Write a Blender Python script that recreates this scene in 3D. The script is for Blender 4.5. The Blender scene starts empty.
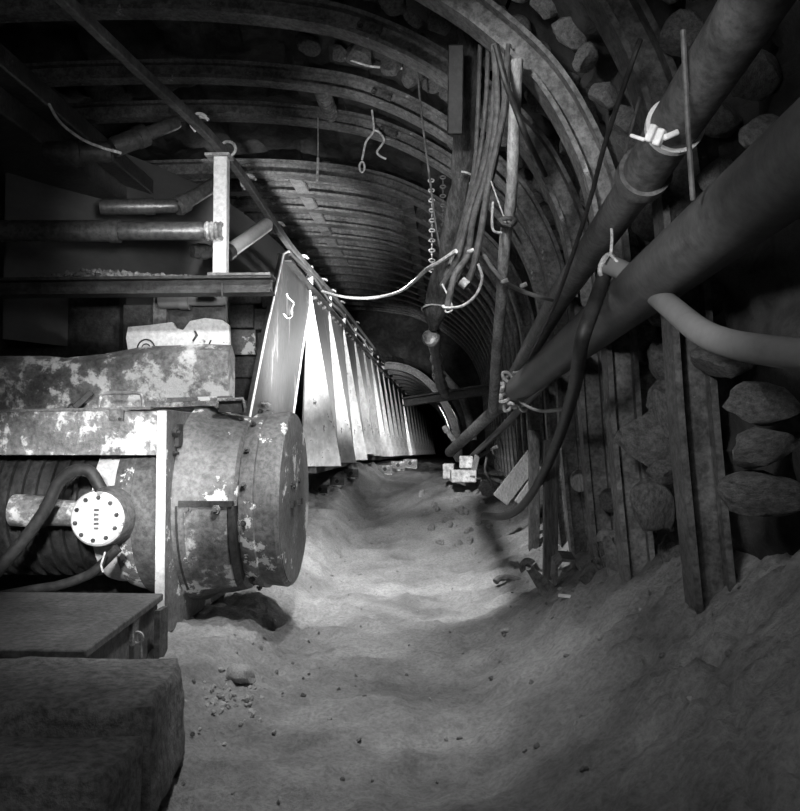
import bpy, math, random
from mathutils import Vector, Matrix, Euler, noise
random.seed(7)
PI = math.pi
sc = bpy.context.scene
COL = sc.collection
V = Vector

# ------------------------------------------------------------------ camera
FPX = 850.0
EYE = 0.95
cam_d = bpy.data.cameras.new('camera')
cam_d.lens = 36.0 * FPX / 811.0
cam_d.sensor_width = 36.0
cam_d.clip_start = 0.02
cam_d.clip_end = 200
cam = bpy.data.objects.new('camera', cam_d)
COL.objects.link(cam)
cam.location = (0, 0, EYE)
cam.rotation_euler = (math.radians(90 + 2.46), 0, math.radians(3.03))
sc.camera = cam
CR = cam.rotation_euler.to_matrix()


def at(px, py, Y):
    """the point at distance Y down the roadway that is seen at pixel px, py"""
    d = CR @ V(((px - 400) / FPX, -(py - 405.5) / FPX, -1))
    return V((0, 0, EYE)) + d * (Y / d.y)


# ------------------------------------------------------------------ materials
def mat(name, a, b, scale=6.0, rough=0.6, bump=0.15, metal=0.0, flake=None, fl_scale=5.0, fl_at=0.55,
        stretch=(1, 1, 1), fine=40.0, rough2=None, spec=0.4, fl_soft=0.04, low=.28):
    m = bpy.data.materials.new(name)
    m.use_nodes = True
    nt = m.node_tree
    N, L = nt.nodes, nt.links
    N.clear()
    out = N.new('ShaderNodeOutputMaterial')
    bs = N.new('ShaderNodeBsdfPrincipled')
    L.new(bs.outputs[0], out.inputs[0])
    tc = N.new('ShaderNodeTexCoord')
    mp = N.new('ShaderNodeMapping')
    mp.inputs['Scale'].default_value = stretch
    L.new(tc.outputs['Object'], mp.inputs[0])
    n1 = N.new('ShaderNodeTexNoise')
    n1.inputs['Scale'].default_value = scale
    n1.inputs['Detail'].default_value = 8
    n1.inputs['Roughness'].default_value = 0.65
    L.new(mp.outputs[0], n1.inputs[0])
    r1 = N.new('ShaderNodeValToRGB')
    r1.color_ramp.elements[0].position = 0.35
    r1.color_ramp.elements[1].position = 0.65
    r1.color_ramp.elements[0].color = (a, a, a, 1)
    r1.color_ramp.elements[1].color = (b, b, b, 1)
    L.new(n1.outputs[0], r1.inputs[0])
    n2 = N.new('ShaderNodeTexNoise')
    n2.inputs['Scale'].default_value = fine
    n2.inputs['Detail'].default_value = 7
    n2.inputs['Roughness'].default_value = 0.7
    L.new(mp.outputs[0], n2.inputs[0])
    mul = N.new('ShaderNodeMix')
    mul.data_type = 'RGBA'
    mul.blend_type = 'MULTIPLY'
    mul.inputs[0].default_value = 0.75
    r2 = N.new('ShaderNodeValToRGB')
    r2.color_ramp.elements[0].position = 0.36
    r2.color_ramp.elements[1].position = 0.6
    r2.color_ramp.elements[0].color = (low, low, low, 1)
    r2.color_ramp.elements[1].color = (1, 1, 1, 1)
    L.new(n2.outputs[0], r2.inputs[0])
    L.new(r1.outputs[0], mul.inputs[6])
    L.new(r2.outputs[0], mul.inputs[7])
    col = mul.outputs[2]
    if flake is not None:
        n3 = N.new('ShaderNodeTexNoise')
        n3.inputs['Scale'].default_value = fl_scale
        n3.inputs['Detail'].default_value = 9
        n3.inputs['Roughness'].default_value = 0.7
        L.new(mp.outputs[0], n3.inputs[0])
        r3 = N.new('ShaderNodeValToRGB')
        r3.color_ramp.elements[0].position = fl_at
        r3.color_ramp.elements[1].position = fl_at + fl_soft
        L.new(n3.outputs[0], r3.inputs[0])
        mx = N.new('ShaderNodeMix')
        mx.data_type = 'RGBA'
        L.new(r3.outputs[0], mx.inputs[0])
        L.new(col, mx.inputs[6])
        mx.inputs[7].default_value = (flake, flake, flake, 1)
        col = mx.outputs[2]
    L.new(col, bs.inputs['Base Color'])
    bs.inputs['Metallic'].default_value = metal
    bs.inputs['Specular IOR Level'].default_value = spec
    mr = N.new('ShaderNodeMapRange')
    mr.inputs['To Min'].default_value = rough
    mr.inputs['To Max'].default_value = rough2 if rough2 is not None else min(1, rough + .2)
    L.new(n1.outputs[0], mr.inputs[0])
    L.new(mr.outputs[0], bs.inputs['Roughness'])
    bp = N.new('ShaderNodeBump')
    bp.inputs['Strength'].default_value = bump
    bp.inputs['Distance'].default_value = 0.02
    ad = N.new('ShaderNodeMath')
    ad.operation = 'ADD'
    L.new(n1.outputs[0], ad.inputs[0])
    L.new(n2.outputs[0], ad.inputs[1])
    L.new(ad.outputs[0], bp.inputs['Height'])
    L.new(bp.outputs[0], bs.inputs['Normal'])
    return m


M = dict(
    mud=mat('damp_mud', .17, .42, 1.7, .5, .7, flake=.12, fl_scale=1.3, fl_at=.55, fine=60, fl_soft=.25, low=.5),
    rock=mat('roof_rock', .02, .07, 3, .75, .8, fine=14),
    stone=mat('packing_stone', .10, .28, 5, .75, .9, fine=22, low=.45),
    pale_stone=mat('pale_stone', .45, .75, 7, .75, .5, fine=30),
    arch=mat('dusty_arch_steel', .10, .26, 5, .5, .25, flake=.42, fl_scale=7, fl_at=.63, metal=.2),
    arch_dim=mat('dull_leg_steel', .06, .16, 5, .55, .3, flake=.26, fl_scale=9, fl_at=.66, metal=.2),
    far_arch=mat('far_arch_steel', .12, .26, 5, .5, .2, flake=.45, fl_scale=4, fl_at=.66),
    steel=mat('grey_painted_steel', .10, .28, 3, .42, .2, flake=.8, fl_scale=3.4, fl_at=.575, spec=.5, fl_soft=.015),
    worn=mat('worn_bright_steel', .10, .45, 3, .4, .3, flake=.75, fl_scale=6, fl_at=.51, metal=.15, fl_soft=.06),
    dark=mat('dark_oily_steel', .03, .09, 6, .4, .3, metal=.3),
    white=mat('chipped_white_paint', .75, .88, 5, .5, .15, flake=.12, fl_scale=9, fl_at=.63, low=.65),
    plate=mat('scuffed_white_plate', .55, .85, 3, .4, .15, flake=.12, fl_scale=26, fl_at=.61, stretch=(1, 1, .5), fine=25, low=.6),
    shaded_plate=mat('shaded_scraped_plate', .07, .15, 3, .42, .12, flake=.2, fl_scale=5, fl_at=.62, stretch=(1, 1, .35), metal=.2),  # scraped steel, base tone darkened to carry the flank's shade
    pipe=mat('dusty_black_pipe', .045, .10, 5, .42, .12, spec=.5, low=.6),
    pipe2=mat('scuffed_grey_pipe', .08, .2, 6, .45, .2, flake=.5, fl_scale=6, fl_at=.68),
    rubber=mat('black_rubber', .02, .05, 8, .45, .1),
    hose=mat('pale_grey_hose', .17, .22, 4, .55, .04, low=.85),
    cable=mat('dusty_cable', .07, .17, 12, .5, .1),
    string=mat('pale_cord', .6, .8, 20, .7, .1),
    wood=mat('pit_timber', .12, .26, 4, .8, .5, stretch=(4, 4, .6), fine=30),
    darkwood=mat('old_black_timber', .03, .14, 9, .8, .8, stretch=(3, 3, .8), fine=50),
    palewood=mat('pale_split_timber', .28, .5, 4, .8, .5, stretch=(3, 3, .8)),
    leanplate=mat('dark_scraped_plate', .03, .075, 3, .45, .12, flake=.16, fl_scale=5, fl_at=.60, stretch=(1, 1, .35), metal=.1),
    pole=mat('weathered_pale_pole', .22, .5, 8, .6, .3, stretch=(2, 2, .6)),
    concrete=mat('rough_block_concrete', .16, .27, 5, .8, .6),
    box=mat('dull_box_paint', .10, .17, 5, .6, .2),
    belt=mat('smooth_belt', .07, .14, 1.2, .35, .04, stretch=(1, .2, 1), low=.85),
    ram=mat('oiled_ram_steel', .10, .2, 3, .28, .06, metal=.5),
    chrome=mat('polished_ram_steel', .6, .8, 3, .22, .03, metal=.15, low=.8),
    bolt=mat('bolt_steel', .06, .16, 20, .5, .2, metal=.3),
    chain=mat('galvanised_chain', .35, .55, 20, .45, .2, metal=.2),
    chalk=mat('chalk_line', .7, .85, 30, .9, .1),
    floorstone=mat('pale_floor_stone', .38, .6, 8, .7, .4),
)


# ------------------------------------------------------------------ mesh builder
class MB:
    def __init__(s):
        s.v = []
        s.f = []

    def add(s, vs, fs):
        b = len(s.v)
        s.v += [V(p) for p in vs]
        s.f += [tuple(b + i for i in f) for f in fs]
        return s

    def hexa(s, p):  # 8 points: bottom 4 ccw, top 4 ccw
        return s.add(p, [(3, 2, 1, 0), (4, 5, 6, 7), (0, 1, 5, 4), (1, 2, 6, 5), (2, 3, 7, 6), (3, 0, 4, 7)])

    def box(s, x0, x1, y0, y1, z0, z1, mtx=None):
        p = [V(q) for q in ((x0, y0, z0), (x1, y0, z0), (x1, y1, z0), (x0, y1, z0),
                            (x0, y0, z1), (x1, y0, z1), (x1, y1, z1), (x0, y1, z1))]
        if mtx:
            p = [mtx @ q for q in p]
        return s.hexa(p)

    def beam(s, a, b, w, h, up=(0, 0, 1)):
        a, b = V(a), V(b)
        d = (b - a).normalized()
        u = V(up)
        r = d.cross(u)
        if r.length < .01:
            r = d.cross(V((1, 0, 0)))
        r.normalize()
        u = r.cross(d)
        r = r * w / 2
        u = u * h / 2
        return s.hexa([a - r - u, a + r - u, b + r - u, b - r - u, a - r + u, a + r + u, b + r + u, b - r + u])

    def sweep(s, pts, prof, up=None, closed_prof=True, caps=True, scales=None):
        """prof: 2-D outline (side, up) carried along pts"""
        pts = [V(p) for p in pts]
        n = len(prof)
        base = len(s.v)
        pu = None
        for i, p in enumerate(pts):
            t = (pts[min(i + 1, len(pts) - 1)] - pts[max(i - 1, 0)]).normalized()
            if up is not None:
                u = V(up)
            elif pu is None:
                u = V((0, 0, 1)) if abs(t.z) < .9 else V((0, 1, 0))
            else:
                u = pu
            r = t.cross(u).normalized()
            u = r.cross(t).normalized()
            pu = u
            k = scales[i] if scales else 1
            for (x, y) in prof:
                s.v.append(p + r * x * k + u * y * k)
        for i in range(len(pts) - 1):
            for j in range(n if closed_prof else n - 1):
                a = base + i * n + j
                b = base + i * n + (j + 1) % n
                s.f.append((a, b, b + n, a + n))
        if caps and closed_prof:
            s.f.append(tuple(base + j for j in reversed(range(n))))
            s.f.append(tuple(base + (len(pts) - 1) * n + j for j in range(n)))
        return s

    def tube(s, pts, r, seg=12, scales=None, smooth=0):
        if smooth:
            pts = spline(pts, smooth)
        prof = [(r * math.cos(2 * PI * k / seg), r * math.sin(2 * PI * k / seg)) for k in range(seg)]
        return s.sweep(pts, prof, scales=scales)

    def lathe(s, prof, o, ax=(1, 0, 0), seg=40, a0=0, a1=2 * PI, up=(0, 0, 1)):
        """prof: list of (distance along axis, radius)"""
        o, ax = V(o), V(ax).normalized()
        u = V(up)
        if abs(ax.dot(u)) > .9:
            u = V((0, 1, 0))
        r = ax.cross(u).normalized()
        u = r.cross(ax)
        base = len(s.v)
        n = len(prof)
        full = abs(a1 - a0 - 2 * PI) < 1e-4
        m = seg if full else seg + 1
        for k in range(m):
            a = a0 + (a1 - a0) * k / seg
            for (d, rr) in prof:
                s.v.append(o + ax * d + (r * math.cos(a) + u * math.sin(a)) * rr)
        for k in range(seg):
            for j in range(n - 1):
                p = base + k * n + j
                q = base + ((k + 1) % m) * n + j
                s.f.append((p, p + 1, q + 1, q))
        return s

    def torus(s, o, ax, R, r, seg=20, rs=8, sx=1, side=None, a0=0, a1=2 * PI):
        o, ax = V(o), V(ax).normalized()
        u = V(side) if side else (V((0, 0, 1)) if abs(ax.z) < .9 else V((1, 0, 0)))
        x = u.cross(ax).normalized()
        y = ax.cross(x).normalized()
        full = abs(a1 - a0 - 2 * PI) < 1e-4
        m = seg if full else seg + 1
        base = len(s.v)
        for k in range(m):
            a = a0 + (a1 - a0) * k / seg
            d = x * math.cos(a) + y * math.sin(a)
            c = o + x * math.cos(a) * R + y * math.sin(a) * R * sx
            for j in range(rs):
                b = 2 * PI * j / rs
                s.v.append(c + d * r * math.cos(b) + ax * r * math.sin(b))
        for k in range(seg):
            for j in range(rs):
                p, q = base + k * rs, base + ((k + 1) % m) * rs
                s.f.append((p + j, p + (j + 1) % rs, q + (j + 1) % rs, q + j))
        return s

    def bolt(s, o, ax, r=.014, h=.012):
        return s.lathe([(0, 0), (0, r), (h, r), (h, r * .55), (h * 1.7, r * .5), (h * 1.7, 0)], o, ax, seg=6)

    def build(s, name, m, parent=None, bevel=0, origin=None, angle=35, structure=False, sub=0):
        me = bpy.data.meshes.new(name)
        if parent is not None:
            off = V((0, 0, 0))
            q = parent
            while q:
                off += q.location
                q = q.parent
            o_off = off
            loc = V((0, 0, 0))
        elif structure:
            o_off = loc = V((0, 0, 0))
        else:
            if origin is None:
                xs = [p.x for p in s.v]; ys = [p.y for p in s.v]; zs = [p.z for p in s.v]
                origin = V(((min(xs) + max(xs)) / 2, (min(ys) + max(ys)) / 2, min(zs)))
            o_off = loc = V(origin)
        me.from_pydata([p - o_off for p in s.v], [], s.f)
        me.validate()
        me.materials.append(m if not isinstance(m, str) else M[m])
        me.polygons.foreach_set('use_smooth', [True] * len(me.polygons))
        me.set_sharp_from_angle(angle=math.radians(angle))
        o = bpy.data.objects.new(name, me)
        COL.objects.link(o)
        o.location = loc
        if parent is not None:
            o.parent = parent
        if bevel:
            b = o.modifiers.new('bevel', 'BEVEL')
            b.width = bevel
            b.segments = 2
            b.limit_method = 'ANGLE'
        if structure:
            o['kind'] = 'structure'
        return o


def spline(pts, k=6):
    pts = [V(p) for p in pts]
    q = [pts[0] * 2 - pts[1]] + pts + [pts[-1] * 2 - pts[-2]]
    out = []
    for i in range(1, len(q) - 2):
        a, b, c, d = q[i - 1:i + 3]
        for j in range(k):
            t = j / k
            out.append(.5 * ((2 * b) + (c - a) * t + (2 * a - 5 * b + 4 * c - d) * t * t + (3 * b - a - 3 * c + d) * t ** 3))
    out.append(pts[-1])
    return out


def tag(o, label, cat, group=None, kind=None):
    o['label'] = label
    o['category'] = cat
    if group:
        o['group'] = group
    if kind:
        o['kind'] = kind
    return o


def thing(name, loc, label, cat, group=None):
    o = bpy.data.objects.new(name, None)
    COL.objects.link(o)
    o.empty_display_size = .1
    o.location = V(loc)
    return tag(o, label, cat, group)


def pts3(lst, Y=None):
    return [at(*p) if len(p) == 3 else at(p[0], p[1], Y) for p in lst]


# ------------------------------------------------------------------ ground
def sm(a, b, x):
    t = max(0, min(1, (x - a) / (b - a)))
    return t * t * (3 - 2 * t)


def ground_z(x, y):
    z = .50 * sm(5.2, 10, y) - .013 * max(0, y - 14)
    z += (.56 - .20 * sm(3.2, 5.5, y) - .24 * sm(6, 9, y)) * (max(0, min(1.7, (x - .08) / .78)) ** 1.35)                     # muck heaped against the right-hand legs
    z += (.10 + .12 * sm(5.0, 6.3, y) * (1 - sm(8, 14, y))) * sm(-.70, -1.02, x)   # bank under the fence
    z += .15 * sm(4.5, 5.5, y) * (1 - sm(12, 20, y)) * sm(-1.0, -1.6, x)
    # spoil heap by the pipe end
    d = math.hypot((x - .12) / .75, (y - 8.1) / 2.0)
    z += .20 * max(0, 1 - d * d) ** 1.5
    d = math.hypot((x + .72) / .26, (y - 2.95) / .28)
    z += .05 * max(0, 1 - d * d)
    return z


def ground_n(x, y):
    p = V((x, y, 0))
    n = .05 * noise.fractal(p * 1.3, 1, 2, 4) + .028 * noise.fractal(p * 6, .9, 2, 4)
    rough = .4 + .9 * sm(.3, .7, x) + .8 * sm(-.45, -.8, x) + .6 * sm(.5, .0, abs(x) * .8 + abs(y - 7.9) * .4)
    n += .020 * rough * noise.fractal(p * 22, .8, 2, 3)
    w = abs(noise.noise(p * 3.3 + V((4, 2, 1))))
    n -= .045 * sm(.06, 0, w) * sm(.2, .6, x)          # drying cracks on the right bank
    return n


def ground(x, y):
    return ground_z(x, y) + ground_n(x, y)


def make_floor():
    xs = [-5.2 + .10 * i for i in range(33)] + [-1.95 + .022 * i for i in range(150)] + [1.36 + .1 * i for i in range(10)]
    ys = [-1 + .12 * i for i in range(20)]
    y = ys[-1] + .02
    while y < 54:
        ys.append(y)
        y += .006 + .0085 * max(1, y - .2) * (.8 if y < 9 else 1.6)
    mb = MB()
    nx = len(xs)
    mb.v = [V((x, yy, ground(x, yy))) for yy in ys for x in xs]
    mb.f = [(j * nx + i, j * nx + i + 1, (j + 1) * nx + i + 1, (j + 1) * nx + i) for j in range(len(ys) - 1) for i in range(nx - 1)]
    mb.build('floor', 'mud', structure=True, angle=180)


make_floor()

# ------------------------------------------------------------------ arch profile (x, z), right foot to left foot
XC, ZT = -1.95, 3.16
RP = [(.80, .0), (.76, .36), (.71, .96), (.685, 1.4), (.65, 1.83), (.576, 2.11), (.415, 2.41), (.19, 2.64), (-.03, 2.80),
      (-.26, 2.93), (-.55, 3.04), (-.95, 3.11), (-1.40, 3.15), (-1.95, 3.16)]


def arch_pts(Y, k=4, dx=0, sc_=1.0, zfoot=None):
    pr = [V((x, 0, z)) for x, z in RP]
    pr += [V((2 * XC - p.x, 0, p.z)) for p in reversed(pr[:-1])]
    pr = spline(pr, k)
    out = []
    for p in pr:
        x = XC + (p.x - XC) * sc_ + dx
        z = p.z
        out.append(V((x, Y, EYE + (z - EYE) * sc_ if z > EYE else z)))
    return out


# girder section (side = along the roadway, up = outwards from the roadway)
def h_prof(w, d, t):
    a, b = w / 2, d / 2
    return [(-a, -b), (a, -b), (a, -b + t), (t / 2, -b + t), (t / 2, b - t), (a, b - t), (a, b), (-a, b), (-a, b - t), (-t / 2, b - t),
            (-t / 2, -b + t), (-a, -b + t)]


def sweep_arch(mb, pts, w, d, t):
    prof = h_prof(w, d, t)
    n = len(prof)
    base = len(mb.v)
    for i, p in enumerate(pts):
        tg = (pts[min(i + 1, len(pts) - 1)] - pts[max(i - 1, 0)]).normalized()
        nrm = V((0, 1, 0)).cross(tg)  # outward / inward normal in the arch plane
        for (s_, u_) in prof:
            mb.v.append(p + V((0, 1, 0)) * s_ + nrm * u_)
    for i in range(len(pts) - 1):
        for j in range(n):
            a = base + i * n + j
            b = base + i * n + (j + 1) % n
            mb.f.append((a, b, b + n, a + n))


def make_arch(Y, label, near, dx=0, sc_=1.0, w=.10, d=.11, mt='arch'):
    pts = arch_pts(Y, 5 if near else 3, dx, sc_)
    if not near:
        mb = MB()
        sweep_arch(mb, pts, w, d, .022)
        o = mb.build('arch_rib', mt, angle=30)
        tag(o, label, 'roof arch', 'steel roof arches down the roadway')
        return o
    root = thing('roof_arch', (XC, Y, 0), label, 'roof arch', 'steel roof arches down the roadway')
    n = len(pts)
    cuts = [0, int(n * .36), int(n * .64), n - 1]
    for nm, a, b in (('leg_segment', cuts[0], cuts[1]), ('crown_segment', cuts[1], cuts[2]), ('leg_segment', cuts[2], cuts[3])):
        mb = MB()
        sweep_arch(mb, pts[a:b + 1], w, d, .02)
        mb.build(nm, mt, root, angle=30)
    for c in cuts[1:3]:
        mb = MB()
        for s_ in (-1, 1):
            p, q = pts[c - 1], pts[c + 1]
            off = V((0, s_ * .02, 0))
            mb.beam(p + off, q + off, .012, d * .6)
        fp = mb.build('fishplate', 'bolt', root)
        for k in (-1, 1):
            MB().bolt(pts[c + k] * .8 + pts[c] * .2 + V((0, -.027, 0)), (0, -1, 0), .016, .014).build('bolt', 'bolt', fp)
    return root


near_arches = [
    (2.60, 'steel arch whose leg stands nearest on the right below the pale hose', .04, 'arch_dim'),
    (3.40, 'steel arch curving down behind the white clamp, its leg second nearest on the right', .0, 'arch'),
    (4.10, 'steel arch just behind the one passing the white clamp', .0, 'arch'),
    (4.90, 'steel arch crossing the very top of the photo and down the right side', .0, 'arch'),
    (5.50, 'steel arch just below and behind the topmost arch, cord loops hanging off it', .0, 'arch'),
]
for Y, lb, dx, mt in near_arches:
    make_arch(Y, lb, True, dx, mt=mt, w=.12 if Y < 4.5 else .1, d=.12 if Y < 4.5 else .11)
ordn = ['first', 'second', 'third', 'fourth', 'fifth', 'sixth', 'seventh', 'eighth', 'ninth', 'tenth', 'eleventh', 'twelfth', 'thirteenth',
        'fourteenth', 'fifteenth', 'sixteenth', 'seventeenth', 'eighteenth']
far_Y = [6.7 + .5 * i for i in range(15)]
for i, Y in enumerate(far_Y):
    make_arch(Y, 'curved steel roof rib, %s one back beyond the two arches with hanging cord' % ordn[i], False, w=.13, d=.12, mt='far_arch')
# lower arches beyond the brow of rock
for i in range(9):
    Y = 15.2 + 1.2 * i
    pts = [V((-1.0 + 1.25 * math.cos(a), Y, .6 + 1.72 * math.sin(a))) for a in [PI * k / 24 for k in range(25)]]
    mb = MB()
    sweep_arch(mb, pts, .16, .13, .03)
    tag(mb.build('arch_rib', 'far_arch'), 'small low steel rib beyond the rock brow at the far end, %s one back' % ordn[i], 'roof arch',
        'low arches beyond the rock brow')


# ------------------------------------------------------------------ rock shell round the arches
def shell(name, y0, y1, i0, i1, off=.12):
    pr = arch_pts(0, 12)
    pr = pr[i0:i1 + 1]
    mb = MB()
    ny = int((y1 - y0) / .07) if y1 < 16 else int((y1 - y0) / .15)
    n = len(pr)
    for j in range(ny + 1):
        y = y0 + (y1 - y0) * j / ny
        for i, p in enumerate(pr):
            tg = (pr[min(i + 1, n - 1)] - pr[max(i - 1, 0)]).normalized()
            nr = tg.cross(V((0, 1, 0)))
            if nr.dot(p - V((XC, 0, 1))) < 0:
                nr = -nr
            q = V((p.x, y, p.z))
            c = noise.cell(q * 4.2)
            dd = off + .05 + .10 * noise.fractal(q * 2.2, 1, 2, 3) + .05 * c + .02 * noise.fractal(q * 11, 1, 2, 3)
            mb.v.append(q + nr * max(.09, dd))
    mb.f = [(j * n + i, j * n + i + 1, (j + 1) * n + i + 1, (j + 1) * n + i) for j in range(ny) for i in range(n - 1)]
    mb.build(name, 'rock', structure=True, angle=50)


npf = len(arch_pts(0, 12))
cr, cl = int(npf * .28), int(npf * .72)
shell('wall_right', -1.2, 15.2, 0, cr, .14)
shell('ceiling', -1.2, 15.2, cr, cl, .10)
shell('wall_left', -1.2, 15.2, cl, npf - 1, .14)

# rock brow where the roof steps down, and the tunnel beyond it
def brow():
    mb = MB()
    outer = arch_pts(0, 6)
    outer = [V((p.x, 0, p.z)) for p in outer]
    n = len(outer)
    inner = []
    for i in range(n):
        a = PI * i / (n - 1)
        inner.append(V((-.98 + 1.38 * math.cos(a), 0, .55 + 1.88 * math.sin(a) - (.8 if i in (0, n - 1) else 0))))
    R = 8
    for r in range(R + 1):
        t = r / R
        for i in range(n):
            p = outer[i].lerp(inner[i], t)
            c = V((XC, 0, 1))
            if r == 0:
                p = c + (p - c) * 1.12
            y = 14.15 + .55 * t + .30 * noise.fractal(V((p.x * 1.6, p.z * 1.6, 3)), 1, 2, 4)
            mb.v.append(V((p.x, y, p.z)))
    m_ = 14
    for r in range(1, m_ + 1):                     # low tunnel lining going on from the brow
        y = 15 + 37 * r / m_
        for i in range(n):
            p = inner[i]
            mb.v.append(V((p.x + .1 * noise.noise(V((p.x * 2, y, p.z * 2))), y, p.z + .08 * noise.noise(V((y, p.x * 3, p.z))))))
    rows = R + 1 + m_
    for j in range(rows - 1):
        for i in range(n - 1):
            mb.f.append((j * n + i, j * n + i + 1, (j + 1) * n + i + 1, (j + 1) * n + i))
    last = len(mb.v)
    mb.v.append(V((-.98, 53, .8)))
    b = (rows - 1) * n
    for i in range(n - 1):
        mb.f.append((b + i, b + i + 1, last))
    mb.build('wall_back', 'rock', structure=True, angle=60)


brow()
# wall behind the camera
mb = MB()
mb.box(-6, 2.4, -1.6, -1.4, -.3, 4)
mb.build('wall_front', 'rock', structure=True)


# ------------------------------------------------------------------ stones
def rock_mesh(name, seed, m, rough=.35, sub=3, flat=1.0):
    import bmesh
    bm = bmesh.new()
    bmesh.ops.create_icosphere(bm, subdivisions=sub, radius=1)
    rr = random.Random(seed)
    planes = [(V((rr.gauss(0, 1), rr.gauss(0, 1), rr.gauss(0, 1))).normalized(), rr.uniform(.55, .85)) for _ in range(9)]
    for v in bm.verts:
        p = v.co.copy()
        for nr, dd in planes:
            k = p.dot(nr)
            if k > dd:
                p -= nr * (k - dd)
        p *= 1 + rough * .35 * noise.fractal(p * 2 + V((seed, 0, 0)), 1, 2, 4)
        p.z *= flat
        v.co = p
    me = bpy.data.meshes.new(name)
    bm.to_mesh(me)
    bm.free()
    me.materials.append(M[m])
    me.polygons.foreach_set('use_smooth', [True] * len(me.polygons))
    me.set_sharp_from_angle(angle=math.radians(28))
    return me


ST = [rock_mesh('packing_stone', s, 'stone') for s in range(6)]
MUCK = [rock_mesh('muck_lump', 40 + s, 'mud', flat=.7) for s in range(4)]
PALE = [rock_mesh('pale_stone', 20 + s, 'floorstone', flat=.7) for s in range(4)]


def put_stone(me, loc, size, label, group=None, name='packing_stone', rot=None, cat='stone'):
    o = bpy.data.objects.new(name, me)
    COL.objects.link(o)
    o.location = loc
    s_ = size if hasattr(size, '__len__') else (size, size * random.uniform(.75, 1.2), size * random.uniform(.7, 1))
    o.scale = s_
    o.rotation_euler = rot or (random.uniform(0, 6), random.uniform(0, 6), random.uniform(0, 6))
    tag(o, label, cat, group)
    return o


pr = arch_pts(0, 12)
seglen = [0]
for i in range(1, len(pr)):
    seglen.append(seglen[-1] + (pr[i] - pr[i - 1]).length)


def on_arch(s_):
    for i in range(1, len(pr)):
        if seglen[i] >= s_:
            t = (s_ - seglen[i - 1]) / (seglen[i] - seglen[i - 1])
            p = pr[i - 1].lerp(pr[i], t)
            tg = (pr[i] - pr[i - 1]).normalized()
            nr = tg.cross(V((0, 1, 0)))
            if nr.dot(p - V((XC, 0, 1))) < 0:
                nr = -nr
            return p, nr
    return pr[-1], V((0, 0, 1))


bays = [(1.85, 2.6, 'in the roof side before the nearest right-hand leg'), (2.6, 3.4, 'between the nearest right-hand leg and the second'),
        (3.4, 4.1, 'between the arch behind the white clamp and the next'),
        (4.1, 4.9, 'between the third and fourth right-hand arches'), (4.9, 5.5, 'between the two arches crossing the top of the photo')]
for (ya, yb, lb) in bays:
    s_ = .5
    while s_ < 3.9:
        big = .085 if s_ < 1.6 else .068
        if yb < 2.7 and s_ < 1.7:
            s_ += .1
            continue
        cols = 2 if yb - ya > .5 else 1
        for c in range(cols):
            r = big * random.uniform(.8, 1.3)
            if s_ > 3.15 and ya > 4.5:
                continue
            p, nr = on_arch(s_ + random.uniform(-.03, .03))
            y = ya + (yb - ya) * (c + .5) / cols + random.uniform(-.04, .04)
            put_stone(random.choice(ST), V((p.x, y, p.z)) + nr * (r * .8 + .05), r,
                      'grey packing stone ' + lb, 'packing stones ' + lb)
        s_ += big * random.uniform(1.7, 2.1)
for bi, ya in enumerate(far_Y[:9]):
    yb = far_Y[bi + 1]
    lb = 'roof bay %s back beyond the hanging cords' % ordn[bi]
    s_ = 3.1
    while s_ < 5.9:
        if random.random() < .8:
            r = random.uniform(.045, .075)
            p, nr = on_arch(s_)
            put_stone(random.choice(PALE if s_ > 4.2 else ST), V((p.x, (ya + yb) / 2 + random.uniform(-.05, .05), p.z)) + nr * (.04), r,
                      'small stone in the %s' % lb, 'small stones in the %s' % lb)
        s_ += random.uniform(.11, .2)

# struts between ribs (distance pieces)
p, nr = on_arch(next(seglen[i] for i in range(len(pr)) if pr[i].x < -.74))
q = V((p.x, 4.95, p.z)) - nr * .0
w = V((p.x, 5.45, p.z)) - nr * .0
mb = MB().tube([q, w], .04, 12)
for t in range(1, 10):
    mb.torus(q.lerp(w, t / 10), (0, 1, 0), .042, .010, 14, 6)
tag(mb.build('ribbed_strut', 'arch'), 'ribbed tube strut joining the two topmost arches', 'strut')
for i in range(len(far_Y) - 1):
    for k, s_ in enumerate((next(seglen[j_] for j_ in range(len(pr)) if pr[j_].x < -1.2), 3.35)):
        if k == 1 and i > 9:
            continue
        p, nr = on_arch(s_)
        q = V((p.x, far_Y[i] + .05, p.z)) - nr * .045
        w = V((p.x, far_Y[i + 1] - .05, p.z)) - nr * .045
        mb = MB().beam(q, w, .10, .03)
        tag(mb.build('distance_strut', 'stone' if k else 'palewood'), 'flat pale strut between ribs in the %s row, %s bay back' % (
            'left' if k == 0 else 'right', ordn[i]), 'strut', 'struts between the roof arches')

# ------------------------------------------------------------------ fence of spill plates
XF = -1.10


def fx(y):
    return XF + .00095 * max(0, y - 16) ** 1.8

t = thing('leaning_plate', at(270, 412, 5.2), 'large dark leaning steel plate with a chalk mark, at the near end of the fence', 'steel plate')


def fpt(px, py, dx=0):
    # point on the fence plane x = XF seen at the pixel
    d = CR @ V(((px - 400) / FPX, -(py - 405.5) / FPX, -1))
    k = (XF) / d.x
    p = V((0, 0, EYE)) + d * k
    return p + V((dx, 0, 0))


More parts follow.
